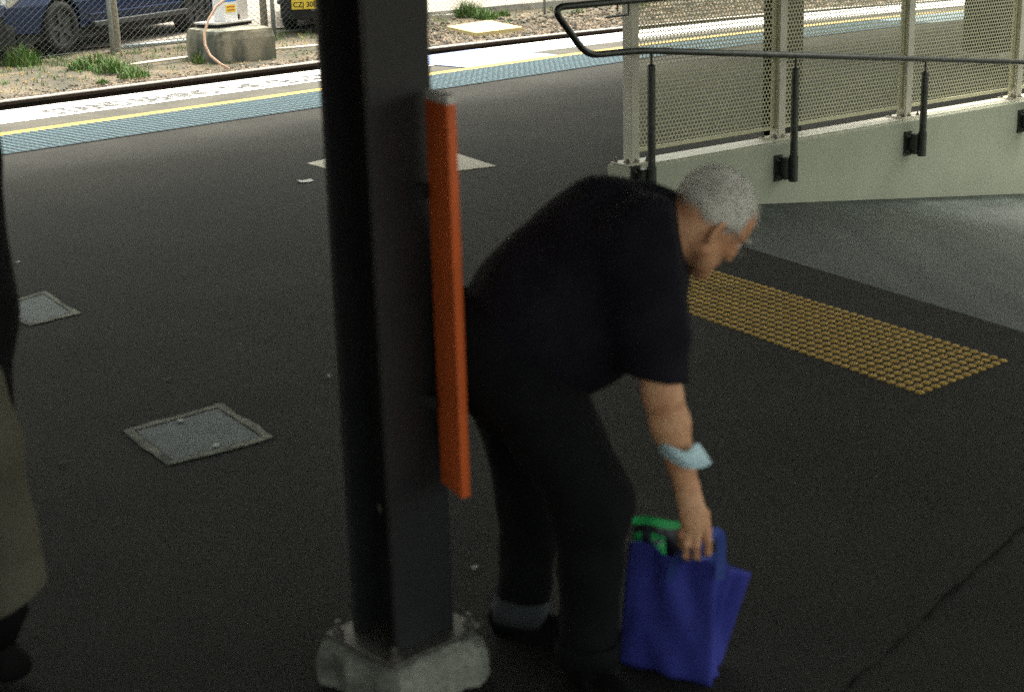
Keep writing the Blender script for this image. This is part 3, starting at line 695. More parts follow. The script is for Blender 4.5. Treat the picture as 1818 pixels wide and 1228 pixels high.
q = G(152, 84, GZ); t = thing('flowering_weed', q, 'thin weed with yellow flowers in front of the chain link fence', 'weed'); b = MB(); fl = MB()
for a, h in ((0, .33), (2, .26), (4, .20)):
    tip = q + Vector((.05 * math.cos(a) - .02, .05 * math.sin(a), h)); b.tube([q, q + (tip - q) * .5 + Vector((.01, 0, 0)), tip], .004, 5)
    for k in range(5): fl.add([tip + Vector((.02 * math.cos(k * 1.257 + e), .02 * math.sin(k * 1.257 + e), .012 * (e == 0))) for e in (0, .5)] + [tip - ZX * .006], [(0, 1, 2)])
b.build('stem', M['grass_a'], t); fl.build('flower', M['flower'], t)
# ================================================================ PARKED CARS
def car(base, fwd, paint, label, dims, plate=None, group=None):
    """base: ground point under the middle of the car; fwd: unit heading"""
    L_, Wd, H = dims; left = Vector((-fwd.y, fwd.x, 0)); t = thing('parked_car', base, label, 'car', group)
    wb = L_ * .58; wr = .34
    def P(x, y, z): return base + fwd * x + left * y + ZX * z
    def arch(cx): return [(cx + (wr + .07) * math.cos(a), wr + (wr + .07) * math.sin(a)) for a in [math.radians(195 - 21 * k) for k in range(11)]]
    fx, rx = wb / 2 + L_ * .01, -wb / 2 + L_ * .01
    z0 = .30
    low = [(-L_ / 2 + .06, .42)] + [(x, z) for x, z in arch(rx)] + [(x, z) for x, z in arch(fx)] + [(L_ / 2 - .10, .34)]
    low = [(x, max(z, z0)) for x, z in low]
    top = [(L_ / 2 - .01, .48), (L_ / 2, .66), (L_ / 2 - .08, .80), (L_ / 2 - .42, .93), (fx - .30, 1.02), (-L_ / 2 + .12, 1.05), (-L_ / 2 + .01, .95), (-L_ / 2, .60)]
    prof = low + top
    b = MB(); nn = len(prof); vs = []
    # side skins bulge outward at mid height
    for y, k_ in ((-1, .96), (-1, 1), (1, 1), (1, .96)):
        for x, z in prof:
            bul = 1 - .10 * abs(z - .62) / .5 if k_ < 1 else 1 - .04 * abs(z - .62) / .5
            yy = y * (Wd / 2) * (bul if k_ < 1 else bul - .03); vs.append(P(x * (1 if k_ == 1 else .995), yy, z))
    b.add(vs, [(i * nn + k, i * nn + (k + 1) % nn, (i + 1) * nn + (k + 1) % nn, (i + 1) * nn + k) for i in range(3) for k in range(nn)])
    for base_i, fl in ((0, True), (3 * nn, False)):
        tr = tessellate_polygon([[Vector((x, z, 0)) for x, z in prof]]); b.f += [tuple(base_i + i for i in f) for f in tr]
    b.build('body', paint, t)
    cab_ = [(fx - .22, 1.03), (fx - .95, H - .05), (fx - 1.25, H), (-L_ / 2 + .75, H - .02), (-L_ / 2 + .16, 1.06)]
    b = MB(); vs = []
    for y, s in ((-1, 1), (1, 1)):
        for x, z in cab_: vs.append(P(x, y * (Wd / 2 - .06 - .16 * (z - 1.03) / (H - 1.03)), z))
    k_ = len(cab_); b.add(vs, [tuple(range(k_ - 1, -1, -1)), tuple(range(k_, 2 * k_))] + [(i, (i + 1) % k_, k_ + (i + 1) % k_, k_ + i) for i in range(k_)])
    b.build('roof', paint, t, bevel=.03)
    for s in (-1, 1):                                        # side glass
        for xa, xb in ((fx - .62, fx - 1.62), (fx - 1.70, fx - 2.55)):
            yy = lambda z: s * (Wd / 2 - .052 - .16 * (z - 1.03) / (H - 1.03))
            b = MB(); xt = xa - .30 if xa > fx - 1 else xa
            b.prism([P(xa, yy(1.07), 1.07), P(xb, yy(1.07), 1.07), P(xb, yy(H - .1), H - .1), P(xt, yy(H - .1), H - .1)], left * (.006 * s)); b.build('side_window', M['car_glass'], t)
    b = MB(); b.prism([P(fx - .30, -Wd / 2 + .16, 1.085), P(fx - .30, Wd / 2 - .16, 1.085), P(fx - .90, Wd / 2 - .28, H - .07), P(fx - .90, -Wd / 2 + .28, H - .07)], fwd * .02 + ZX * .02); b.build('windscreen', M['car_glass'], t)
    for cx in (fx, rx):
        for s in (-1, 1):
            yo = s * (Wd / 2 - .13); b = MB(); c = P(cx, yo, wr); ax = left * s
            ringp = lambda r, o: [c + ax * o + (fwd * math.cos(a) + ZX * math.sin(a)) * r for a in [2 * math.pi * k / 28 for k in range(28)]]
            rows_ = [ringp(wr * .62, .10), ringp(wr * .66, .118), ringp(wr * .93, .115), ringp(wr, .085), ringp(wr, -.09), ringp(wr * .6, -.1)]
            vs = sum(rows_, []); b.add(vs, [(i * 28 + k, i * 28 + (k + 1) % 28, (i + 1) * 28 + (k + 1) % 28, (i + 1) * 28 + k) for i in range(5) for k in range(28)]); wh = b.build('wheel', M['black'], t, smooth=True)
            b = MB(); b.add([c + ax * .06] + ringp(wr * .62, .085), [(0, 1 + k, 1 + (k + 1) % 28) for k in range(28)])
            for k in range(5):
                a = k * 1.2566; d = fwd * math.cos(a) + ZX * math.sin(a); e = ax.cross(d); b.prism([c + d * .04 + e * .035 + ax * .09, c + d * wr * .6 + e * .028 + ax * .098, c + d * wr * .6 - e * .028 + ax * .098, c + d * .04 - e * .035 + ax * .09], ax * .012)
            b.build('rim', M['alloy'], wh)
            b = MB(); b.tube([c - ax * .10, c + ax * .02], wr + .06, 20); b.build('wheel_well', M['black'], t)
    for s in (-1, 1):
        b = MB(); pr = [(L_ / 2 - .02, .66), (L_ / 2 - .035, .78), (L_ / 2 - .30, .86), (L_ / 2 - .36, .80), (L_ / 2 - .12, .67)]
        b.prism([P(x, s * (Wd / 2 - .10), z) for x, z in pr], left * (s * .098)); b.build('headlight', M['chrome'], t, bevel=.01)
        b = MB(); b.box(P(-.05, s * (Wd / 2 + .01), .33), (wb - .95, .10, .07), (fwd, left, ZX)); b.build('side_step', M['alloy'], t, bevel=.01)
        b = MB(); b.box(P(-.02, s * (Wd / 2 - .012), .455), (wb - .98, .03, .03), (fwd, left, ZX)); b.build('sill_trim', paint, t, bevel=.008)
        b = MB(); b.box(P(-.25, s * (Wd / 2 + .0), .86), (.16, .03, .03), (fwd, left, ZX)); b.build('door_handle', M['alloy'], t)
        b = MB(); b.box(P(fx - .72, s * (Wd / 2 + .10), 1.10), (.10, .20, .15), (fwd, left, ZX)); b.build('wing_mirror', M['black'], t, bevel=.03)
    b = MB(); b.prism([P(L_ / 2 - .14, y * (Wd / 2), z) for y, z in ((-.99, .20), (-.80, .17), (.80, .17), (.99, .20), (.99, .40), (.93, .56), (.80, .60), (-.80, .60), (-.93, .56), (-.99, .40))], fwd * .16); b.build('bumper', M['black'], t, bevel=.015)
    b = MB(); b.box(P(L_ / 2 + .02, 0, .30), (.04, Wd * .5, .03), (fwd, left, ZX)); b.build('bumper_bar', M['alloy'], t)
    b = MB(); b.box(P(0, 0, .27), (L_ - .5, Wd - .16, .16), (fwd, left, ZX)); b.build('underbody_shade', M['black'], t)  # black box added to stand for the shadow in the gap under the car
    if plate:
        off, z, txt = plate
        b = MB(); b.box(P(L_ / 2 + .035, off, z), (.012, .372, .135), (fwd, left, ZX)); pl = b.build('number_plate', M['sign_yellow'], t)
        text_mesh('plate_text', txt, M['black'], P(L_ / 2 + .0425, off - .165, z - .037), left, ZX, .105, .33, pl)
    return t
q1, q2 = G(113, 96, GZ + .02), G(352, 56, GZ + .02)            # near-side wheels of the blue car
fwd = (q1 - q2); wbase = fwd.length; fwd.z = 0; fwd.normalize(); left = Vector((-fwd.y, fwd.x, 0))
dims = (wbase / .58, 1.84, 1.72)
car((q1 + q2) / 2 - left * (-1) * 0 + (left if (left.dot(NX) > 0) else -left) * (dims[1] / 2 - .05) - fwd * (dims[0] * .01), fwd, M['car_blue'], 'dark blue car parked behind the chain link fence at the left', dims)
wf = G(565, 55.5, GZ + .03); fd = Vector((.12, -1, 0)).normalized(); lw = Vector((-fd.y, fd.x, 0))
wd_ = (4.4, 1.78, 1.5); s = 1 if lw.dot(R0) > 0 else -1
car(wf - fd * (wd_[0] / 2) + lw * (s * .36), fd, M['car_white'], 'white car with a yellow number plate nosed up to the fence behind the column', wd_, (-s * .53, .385, 'CZJ 30E'))

# ================================================================ CANOPY (it shades the platform)
can = thing('platform_canopy', UN(5, 4, 3.4), 'flat steel canopy over the platform', 'canopy')
def roof(u0, u1, n0, n1, z=3.40, h=.12): return MB().box(UN((u0 + u1) / 2, (n0 + n1) / 2, z + h / 2), (u1 - u0, n1 - n0, h), (UX, NX, ZX))
ROOF = [(-40, 11.0, -2.4, 11.0), (11.0, 50, 6.6, 11.0), (18, 50, -2.4, 7.0)]  # unseen roof outline: near edge and ramp gap shaped to let light in
for r in ROOF: roof(*r).build('roof_deck', M['ceiling'], can)
for n_ in (-1.6, 1.2, 5.2, 9.2): MB().box(UN(5, n_, 3.33), (88, .16, .12), (UX, NX, ZX)).build('purlin', M['ceiling'], can)
# ================================================================ PEOPLE: smooth implicit bodies meshed with surface nets
def sdf_mesh(name, fn, lo, hi, h, m_, parent=None, smooth=True):
    lo = np.array(lo, float); hi = np.array(hi, float); B = 6
    nb = np.ceil((hi - lo) / (h * B)).astype(int); n = nb * B
    ax = [lo[i] + h * B * (np.arange(nb[i]) + .5) for i in range(3)]
    gc = np.stack(np.meshgrid(*ax, indexing='ij'), -1).reshape(-1, 3)
    dc = fn(gc).reshape(nb)
    D = np.repeat(np.repeat(np.repeat(np.where(dc < 0, -1., 1.).astype(np.float32), B, 0), B, 1), B, 2)
    act = np.argwhere(np.abs(dc) < h * B * 1.35 + .012)
    off = np.stack(np.meshgrid(*[np.arange(B)] * 3, indexing='ij'), -1).reshape(-1, 3)
    for s in range(0, len(act), 3000):
        ii = (act[s:s + 3000, None] * B + off[None]).reshape(-1, 3)
        D[ii[:, 0], ii[:, 1], ii[:, 2]] = fn(lo + h * (ii + .5))
    S = D < 0; c = np.zeros(tuple(n - 1), np.int8)
    cs = [(i, j, k) for i in (0, 1) for j in (0, 1) for k in (0, 1)]
    sl_ = lambda i, j, k: (slice(i, n[0] - 1 + i), slice(j, n[1] - 1 + j), slice(k, n[2] - 1 + k))
    for q in cs: c += S[sl_(*q)]
    mix = np.argwhere((c > 0) & (c < 8)); cv = np.stack([D[mix[:, 0] + i, mix[:, 1] + j, mix[:, 2] + k] for i, j, k in cs], 1)
    pos = np.zeros((len(mix), 3)); cnt = np.zeros(len(mix))
    for a in range(8):
        for e in range(3):
            if cs[a][e]: continue
            b_ = cs.index(tuple(cs[a][i] + (i == e) for i in range(3))); va, vb = cv[:, a], cv[:, b_]; m0 = (va < 0) != (vb < 0)
            t = np.where(m0, va / np.where(m0, va - vb, 1), 0); p = np.tile(np.array(cs[a], float), (len(mix), 1)); p[:, e] += t
            pos += p * m0[:, None]; cnt += m0
    pos = lo + h * (mix + .5 + pos / cnt[:, None])
    ids = np.full(tuple(n - 1), -1, np.int32); ids[mix[:, 0], mix[:, 1], mix[:, 2]] = np.arange(len(mix)); F = []
    for e in range(3):
        o1, o2 = [(1, 2), (2, 0), (0, 1)][e]; d = np.diff(S.astype(np.int8), axis=e)
        ix = np.argwhere(d != 0); g = (ix[:, o1] > 0) & (ix[:, o2] > 0) & (ix[:, o1] < n[o1] - 1) & (ix[:, o2] < n[o2] - 1); ix = ix[g]; sg = d[ix[:, 0], ix[:, 1], ix[:, 2]]
        q = []
        for a_, b_ in ((0, 0), (1, 0), (1, 1), (0, 1)):
            jj = ix.copy(); jj[:, o1] -= a_; jj[:, o2] -= b_; q.append(ids[jj[:, 0], jj[:, 1], jj[:, 2]])
        q = np.stack(q, 1); q[sg > 0] = q[sg > 0][:, ::-1]; F.append(q[(q >= 0).all(1)])
    F = np.concatenate(F)
    for _ in range(2):                                   # light relaxation takes the voxel steps out
        acc = np.zeros_like(pos); k_ = np.zeros(len(pos))
        for a_ in range(4):
            np.add.at(acc, F[:, a_], pos[F[:, (a_ + 1) % 4]]); np.add.at(k_, F[:, a_], 1); np.add.at(acc, F[:, a_], pos[F[:, a_ - 1]]); np.add.at(k_, F[:, a_], 1)
        pos = pos * .5 + .5 * acc / np.maximum(k_, 1)[:, None]
    org = np.array(parent_origin(parent)) if parent is not None else np.zeros(3)
    me = bpy.data.meshes.new(name); me.from_pydata((pos - org).tolist(), [], F[:, ::-1].tolist()); me.update()
    if smooth: me.shade_smooth()
    me.materials.append(m_); o = bpy.data.objects.new(name, me); COL.objects.link(o)
    if parent is not None: o.parent = parent
    return o
A_ = lambda p: np.array(p, float)
def cone(P, a, ra, b, rb, sq=None):                      # tapered capsule; sq = (axis, factor) flattens it
    a, b = A_(a), A_(b); d = b - a; L2 = d @ d; t = np.clip(((P - a) @ d) / L2, 0, 1); q = P - a - t[:, None] * d
    if sq is not None:
        s_ = A_(sq[0]); k = q @ s_; q = q + (k * (1 / sq[1] - 1))[:, None] * s_
        return (np.sqrt((q * q).sum(1)) - (ra + (rb - ra) * t)) * min(1, sq[1])
    return np.sqrt((q * q).sum(1)) - (ra + (rb - ra) * t)
def ell(P, c, axes, r):
    q = (P - A_(c)) @ np.array([A_(x) for x in axes]).T; r = np.array(r); k0 = np.sqrt(((q / r) ** 2).sum(1)); k1 = np.sqrt(((q / r ** 2) ** 2).sum(1)); return k0 * (k0 - 1) / np.maximum(k1, 1e-6)
def smin(a, b, k): h = np.clip(.5 + .5 * (b - a) / k, 0, 1); return b + (a - b) * h - k * h * (1 - h)
def smax(a, b, k): return -smin(-a, -b, k)
def U_(k, *d):
    r = d[0]
    for x in d[1:]: r = smin(r, x, k)
    return r
def half(P, p, nrm): return (P - A_(p)) @ A_(nrm)
_fd = [(rng.normal(size=3), rng.uniform(0, 6.28)) for _ in range(10)]
def folds(P, f, stretch=None):
    r = np.zeros(len(P)); Q = P if stretch is None else P @ stretch
    for i, (d, ph) in enumerate(_fd[:7]):
        w_ = np.sin(Q @ (d / np.linalg.norm(d)) * f * (1 + .35 * i) + ph + 1.6 * np.sin(Q @ np.roll(d, 1) * f * .6)); r += w_ / (1 + .35 * i)
    return r / 3
M['skin'] = mat('skin', (.76, .43, .25), .55, var=.16, scale=22, col2=(.62, .30, .165), fine=.12, fscale=90, bump=.25, bscale=160, spec=.35)
M['shirt'] = mat('navy_cloth', (.014, .0135, .021), .95, var=.2, scale=10, fine=.2, fscale=300, bump=.3, bscale=300, spec=.15)
M['trouser'] = mat('black_denim', (.0085, .0085, .010), .95, var=.2, scale=10, fine=.2, fscale=300, bump=.3, bscale=300, spec=.15)
M['cuff'] = mat('denim_lining', (.05, .057, .064), .95, var=.25, scale=14, fine=.25, fscale=300)
M['hair'] = mat('grey_hair', (.84, .82, .75), .6, scale=14, col2=(.48, .46, .41), lo=.3, hi=.6, detail=3)
M['hair_l'] = mat('white_hair', (.86, .845, .80), .55, var=.1, scale=20)
M['shoe'] = mat('black_shoe', (.008, .008, .008), .8, var=.2, scale=20, spec=.1)
M['sole'] = mat('pale_sole', (.42, .46, .46), .7, var=.15, scale=20)
M['mask'] = mat('mask_blue', (.60, .82, .90), .85, var=.06, scale=20)
M['khaki'] = mat('khaki_cloth', (.125, .12, .09), .95, var=.12, scale=8, fine=.12, fscale=250, bump=.3, bscale=250, spec=.2)
M['bag'] = mat('blue_bag', (.046, .055, .34), .75, var=.10, scale=9, fine=.1, fscale=400, bump=.2, bscale=400, spec=.3)
M['bag_strap'] = mat('blue_strap', (.045, .085, .36), .7, var=.1, scale=9)
M['eye'] = mat('eye_white', (.55, .5, .46), .2, var=.05, scale=9)
M['iris'] = mat('dark_iris', (.03, .02, .015), .2, var=.05, scale=9)
M['lip'] = mat('lip', (.36, .14, .11), .5, var=.1, scale=30)
M['glass'] = mat('spectacle_lens', (.55, .60, .60), .12, var=.05, scale=9)  # whitish tint painted in for the reflection on the lenses
M['glass'].node_tree.nodes['Principled BSDF'].inputs['Alpha'].default_value = .3
M['green_print'] = mat('green_print', (.03, .50, .13), .5, var=.2, scale=20)
M['pack_black'] = mat('pack_black', (.012, .013, .018), .35, var=.3, scale=14)
JY = lambda x, y, d: A_(Y(x, y, d))
# joints of the bent man
hipR, kneeR, ankR = JY(925, 650, 3.43), JY(1050, 890, 3.30), JY(1045, 1160, 3.37)
hipL, kneeL, ankL = JY(905, 640, 3.60), JY(948, 875, 3.66), JY(925, 1092, 3.66)
pel, waist, chest = JY(890, 610, 3.49), JY(980, 545, 3.48), JY(1085, 455, 3.47)
neckb, shR, shL = JY(1180, 405, 3.49), JY(1140, 428, 3.31), JY(1160, 440, 3.66)
elR, wrR = JY(1176, 700, 3.27), JY(1220, 868, 3.285)
elL, wrL = JY(1015, 590, 3.74), JY(975, 720, 3.68)
cR, cU, cF = A_(CR), A_(CU), A_(FW)
au = .64 * cR + .77 * cU; af0 = .77 * cR - .64 * cU; yw = math.radians(36)
af = math.cos(yw) * af0 + math.sin(yw) * cF; as_ = np.cross(af, au); as_ /= np.linalg.norm(as_)      # towards his right ear
if as_ @ cF > 0: as_ = -as_
hc = JY(1259, 393, 3.475); HA = (af, au, as_)
HS = .93
def hp0(f, u, s): return hc + af * f + au * u + as_ * s
def hp(f, u, s): return hc + (af * f + au * u + as_ * s) * HS
def head(P_):
    P = hc + (P_ - hc) / HS
    d = ell(P, hp0(-.012, .030, 0), HA, (.100, .098, .077))
    d = smin(d, ell(P, hp0(.045, .035, 0), HA, (.055, .062, .064)), .03)             # forehead
    d = smin(d, ell(P, hp0(.038, -.045, 0), HA, (.052, .062, .054)), .03)            # face
    d = smin(d, cone(P, hp0(.0, -.065, .050), .016, hp0(.070, -.100, .014), .016), .03)
    d = smin(d, cone(P, hp0(.0, -.065, -.050), .016, hp0(.070, -.100, -.014), .016), .03)
    d = smin(d, ell(P, hp0(.078, -.100, 0), HA, (.018, .017, .022)), .02)             # chin
    d = smin(d, cone(P, hp0(.095, .022, .028), .009, hp0(.095, .022, -.028), .009), .015)   # brow
    for s in (1, -1):
        d = smax(d, -ell(P, hp0(.104, .000, s * .031), HA, (.016, .012, .016)), .012)  # eye socket
        d = smin(d, ell(P, hp0(.074, -.022, s * .040), HA, (.018, .018, .020)), .02)   # cheek
        e = ell(P, hp0(-.026, -.022, s * .082), (af * .86 + as_ * s * -.5, au, as_ * s * .86 + af * .5), (.021, .035, .009))
        e = smax(e, -ell(P, hp0(-.017, -.019, s * .090), HA, (.010, .019, .010)), .006); d = smin(d, e, .006)
    d = smin(d, cone(P, hp0(.097, .012, 0), .008, hp0(.118, -.026, 0), .0125), .012)    # nose
    for s in (1, -1): d = smin(d, ell(P, hp0(.108, -.033, s * .012), HA, (.011, .009, .009)), .008)
    d = smin(d, ell(P, hp0(.094, -.058, 0), HA, (.010, .007, .022)), .010); d = smin(d, ell(P, hp0(.090, -.071, 0), HA, (.010, .007, .020)), .010)
    d = smax(d, -ell(P, hp0(.104, -.0645, 0), HA, (.010, .002, .022)), .004)
    return d * HS
# right hand: back of the hand towards the camera, fingers closing on the bag handles
kn = [JY(1217, 925, 3.275), JY(1227, 931, 3.266), JY(1240, 933, 3.262), JY(1252, 929, 3.266)]
m1 = [JY(1210, 950, 3.268), JY(1219, 965, 3.256), JY(1236, 968, 3.252), JY(1257, 958, 3.256)]
m2 = [JY(1210, 967, 3.285), JY(1217, 985, 3.274), JY(1236, 986, 3.270), JY(1257, 980, 3.272)]
tp = [JY(1214, 972, 3.305), JY(1222, 991, 3.298), JY(1239, 990, 3.296), JY(1255, 984, 3.296)]
fr_ = [.0082, .0092, .0097, .0093]
def hand(P):
    d = cone(P, wrR, .026, (kn[1] + kn[2]) / 2 + (wrR - kn[1]) * .15, .030, (cF, .62))
    for i in range(4):
        d = smin(d, cone(P, wrR + (kn[i] - wrR) * .35, .017, kn[i], fr_[i] * 1.22), .012)
    for i in range(4):
        f = cone(P, kn[i], fr_[i] * 1.12, m1[i], fr_[i]); f = smin(f, cone(P, m1[i], fr_[i] * 1.02, m2[i], fr_[i] * .9), .004); f = smin(f, cone(P, m2[i], fr_[i] * .92, tp[i], fr_[i] * .8), .004)
        d = smin(d, f, .005)
    th = cone(P, wrR + (kn[3] - wrR) * .25 + cF * .008, .016, JY(1251, 912, 3.30), .012); th = smin(th, cone(P, JY(1251, 912, 3.30), .0118, JY(1256, 945, 3.312), .0105), .006); th = smin(th, cone(P, JY(1256, 945, 3.312), .0105, JY(1248, 968, 3.312), .009), .005)
    return smin(d, th, .010)
def body(P):
    d = U_(.05, cone(P, pel, .13, waist, .135), cone(P, waist, .135, chest, .15), cone(P, shR, .055, shL, .055), cone(P, hipR, .09, hipL, .09))
    d = U_(.03, d, cone(P, hipR, .085, kneeR, .055), cone(P, kneeR, .055, ankR, .036), cone(P, hipL, .085, kneeL, .055), cone(P, kneeL, .055, ankL, .036))
    d = smin(d, cone(P, neckb, .064, hp(-.030, -.045, 0), .056), .03)
    d = smin(d, cone(P, chest, .11, neckb, .07), .04)
    d = smin(d, head(P), .02)
    d = smin(d, cone(P, shR, .052, elR, .043), .03)
    fa = elR + (wrR - elR) * .3
    d = smin(d, U_(.02, cone(P, elR, .041, fa, .0425), cone(P, fa, .0425, wrR, .0265, (cF, .85))), .02)
    d = smin(d, hand(P), .012)
    d = smin(d, U_(.02, cone(P, shL, .05, elL, .042), cone(P, elL, .04, wrL, .028), cone(P, wrL, .028, JY(960, 760, 3.67), .03)), .02)
    return d
man = thing('person', Vector((.06, 3.5, 0)), 'grey haired man in dark shirt and trousers bending down to a blue bag', 'person')
bd = sdf_mesh('body', body, (-.32, 3.05, -.02), (.68, 3.98, 1.38), .0036, M['skin'], man)
def sleeve(P, a, b, ra, rb):
    return cone(P, a, ra, b, rb)
hemR = JY(1170, 672, 3.275); hemd = (hemR - shR) / np.linalg.norm(hemR - shR) * .95 - cR * .32; hemd /= np.linalg.norm(hemd)
stretch = np.eye(3)
def shirt(P):
    d = U_(.10, cone(P, JY(898, 625, 3.56), .165, JY(990, 550, 3.49), .178), cone(P, JY(990, 550, 3.48), .178, JY(1092, 462, 3.47), .182))
    d = smin(d, cone(P, JY(1092, 450, 3.47), .165, JY(1165, 425, 3.48), .105), .06)
    d = smin(d, cone(P, shR, .082, JY(1150, 400, 3.64), .075), .05)
    d = smin(d, ell(P, JY(1048, 560, 3.48), (cR, cU, cF), (.14, .15, .165)), .06)           # shirt hanging from the belly
    d = smin(d, cone(P, neckb + (hc - neckb) * .10, .074, neckb + (hc - neckb) * .26, .072), .02)
    s = U_(.03, cone(P, JY(1148, 425, 3.315), .092, JY(1160, 560, 3.285), .090), cone(P, JY(1160, 560, 3.285), .086, JY(1168, 720, 3.275), .066))
    s = smax(s, half(P, hemR, hemd), .006)
    d = smin(d, s, .045)
    sl2 = cone(P, shL, .085, JY(1035, 585, 3.73), .075); d = smin(d, smax(sl2, half(P, JY(1050, 560, 3.71), (elL - shL) / np.linalg.norm(elL - shL)), .006), .04)
    d = d - .0055 * folds(P, 13) - .004 * folds(P[:, [1, 2, 0]], 24)
    d = smax(d, half(P, JY(880, 640, 3.53), A_(JY(870, 650, 3.49) - JY(990, 550, 3.48)) / np.linalg.norm(JY(870, 650, 3.49) - JY(990, 550, 3.48))) - .03, .02)
    d = smax(d, -cone(P, hemR - hemd * .035, .050, hemR + hemd * .10, .066), .006)
    nd = (hc - neckb) / np.linalg.norm(hc - neckb); d = smax(d, half(P, neckb + (hc - neckb) * .40 - cU * .012, nd), .006)
    d = smax(d, -cone(P, neckb + (hc - neckb) * .26, .058, neckb + (hc - neckb) * .9, .066), .006)
    return d
sdf_mesh('shirt', shirt, (-.38, 3.12, .38), (.50, 3.90, 1.30), .0062, M['shirt'], man)
aR = (ankR - kneeR) / np.linalg.norm(ankR - kneeR); aL = (ankL - kneeL) / np.linalg.norm(ankL - kneeL)
def trousers(P):
    d = U_(.06, cone(P, JY(898, 635, 3.49), .150, JY(896, 630, 3.62), .150), cone(P, pel, .155, JY(970, 570, 3.48), .155))
    lR = U_(.05, cone(P, hipR, .130, kneeR, .088), cone(P, kneeR, .086, ankR + aR * .02, .066)); lL = U_(.05, cone(P, hipL, .128, kneeL, .086), cone(P, kneeL, .084, ankL + aL * .03, .060))
    d = smin(d, smin(lR, lL, .015), .03)
    d = d - .005 * folds(P, 15) - .0045 * folds(P[:, [2, 0, 1]], 28)
    d = smax(d, np.where(P[:, 1] < 3.515, half(P, ankR + aR * .005, aR), half(P, ankL - aL * .0, aL)), .004)
    d = smax(d, -cone(P, ankR - aR * .03, .045, ankR + aR * .1, .056), .006); d = smax(d, -cone(P, ankL - aL * .03, .042, ankL + aL * .1, .052), .006)
    return d
tro = sdf_mesh('trousers', trousers, (-.36, 3.12, .0), (.42, 3.92, .95), .0062, M['trouser'], man)
for a, d, r, h_ in ((ankR, aR, .068, .055), (ankL, aL, .062, .058)):
    b = MB(); n = 28; e1_ = Vector(d).orthogonal().normalized(); e2_ = Vector(d).cross(e1_); vs = []
    prof = [(-.002, .0), (.004, -h_), (.010, -h_ - .002), (.011, -h_ * .5), (.009, .006), (-.004, .007)]
    for dr, t in prof:
        for k in range(n):
            q = 2 * math.pi * k / n; rr2 = r + dr + .0035 * math.sin(3 * q + t * 30) + .002 * math.sin(7 * q); vs.append(Vector(a) + Vector(d) * (t + .004 * math.sin(2 * q)) + (e1_ * math.cos(q) + e2_ * math.sin(q)) * rr2)
    b.add(vs, [(i * n + k, i * n + (k + 1) % n, (i + 1) * n + (k + 1) % n, (i + 1) * n + k) for i in range(5) for k in range(n)]); b.build('cuff', M['cuff'] if a is ankL else M['trouser'], tro, smooth=True)
# hair: a cap over the skull with an uneven surface, and short strands
def hairline(P):
    q = (P - hc); f, u, s = q @ af, q @ au, np.abs(q @ as_)
    return np.maximum(np.maximum(f - .088 - .25 * np.maximum(u - .02, 0) + .12 * s, -(u + .012 + .10 * np.minimum(f, 0))), np.where((f > .0) & (u < .014), f, -1))
def hair(P_):
    P = hc + (P_ - hc) / HS
    d = ell(P, hp0(-.014, .034, 0), HA, (.105, .101, .081)); d = smin(d, ell(P, hp0(.055, .074, 0), HA, (.038, .030, .046)), .02)
    d = d - .003 * folds(P, 60) - .002 * folds(P[:, [1, 2, 0]], 130)
    d = smax(d, -ell(P, hp0(-.022, -.026, .085), HA, (.028, .034, .03)), .008)
    return smax(d, hairline(P), .012) * HS
hr_o = sdf_mesh('hair', hair, hc - .19, hc + .19, .004, M['hair'], man)
b = MB(); rr = random.Random(11); hv = hr_o.data.vertices; o_ = parent_origin(man); ctr = Vector(hp(-.014, .03, 0)); vf, vu = Vector(af), Vector(au)
for i in rr.sample(range(len(hv)), min(5200, len(hv))):
    p = hv[i].co + o_; nrm = (p - ctr).normalized(); fl_ = (vf * .75 - nrm * vf.dot(nrm) * .75 + vu * -.18 + Vector((rr.gauss(0, .4), rr.gauss(0, .4), rr.gauss(0, .4)))); fl_ = (fl_ - nrm * fl_.dot(nrm)).normalized()
    fr_h = (p - Vector(hc)).dot(vf) > .035; L_ = rr.uniform(.012, .026) * (1.15 if fr_h else 1); side = nrm.cross(fl_).normalized() * .0011; p1 = p + fl_ * L_ * .55 + nrm * L_ * (.26 if fr_h else .14); p2 = p + fl_ * L_ + nrm * L_ * rr.uniform(.0, .18); p = p - nrm * .002
    b.add([p - side, p + side, p1 + side, p1 - side, p2], [(0, 1, 2, 3), (3, 2, 4)])
hs = b.build('strands', M['hair_l'], hr_o); hs.data.materials.append(M['hair'])
for pl in hs.data.polygons: pl.material_index = 1 if (pl.index // 2) % 5 < 1 else 0
hs['kind'] = 'stuff'
b = MB()
for s in (1, -1):
    for k in range(26):
        t = k / 25; p = Vector(hp(.103 - .012 * abs(t - .4), .024 + .006 * math.sin(t * 3), s * (.012 + .036 * t))); q = p + Vector(af) * .007 + Vector(as_) * s * .006 + Vector(au) * .003; sd_ = Vector(au) * .0016
        b.add([p - sd_, p + sd_, q], [(0, 1, 2)])
b.build('eyebrow', M['hair'], man)
for s in (1, -1):
    sph = MB(); n = 14; vs = [Vector(hp(.088 + .0125 * math.cos(a), 0.0 + .0125 * math.sin(a) * math.cos(q), s * .031 + .0125 * math.sin(a) * math.sin(q))) for a in [math.pi * i / 8 for i in range(9)] for q in [2 * math.pi * k / n for k in range(n)]]
    sph.add(vs, [(i * n + k, i * n + (k + 1) % n, (i + 1) * n + (k + 1) % n, (i + 1) * n + k) for i in range(8) for k in range(n)]); ey = sph.build('eye', M['eye'], man, smooth=True)
    ir = MB(); ir.add([Vector(hp(.1008, .0055 * math.sin(q) - .002, s * .031 + .0055 * math.cos(q))) for q in [2 * math.pi * k / 12 for k in range(12)]], [tuple(range(12))]); ir.build('iris', M['iris'], ey)
gl = MB(); sp_ = []
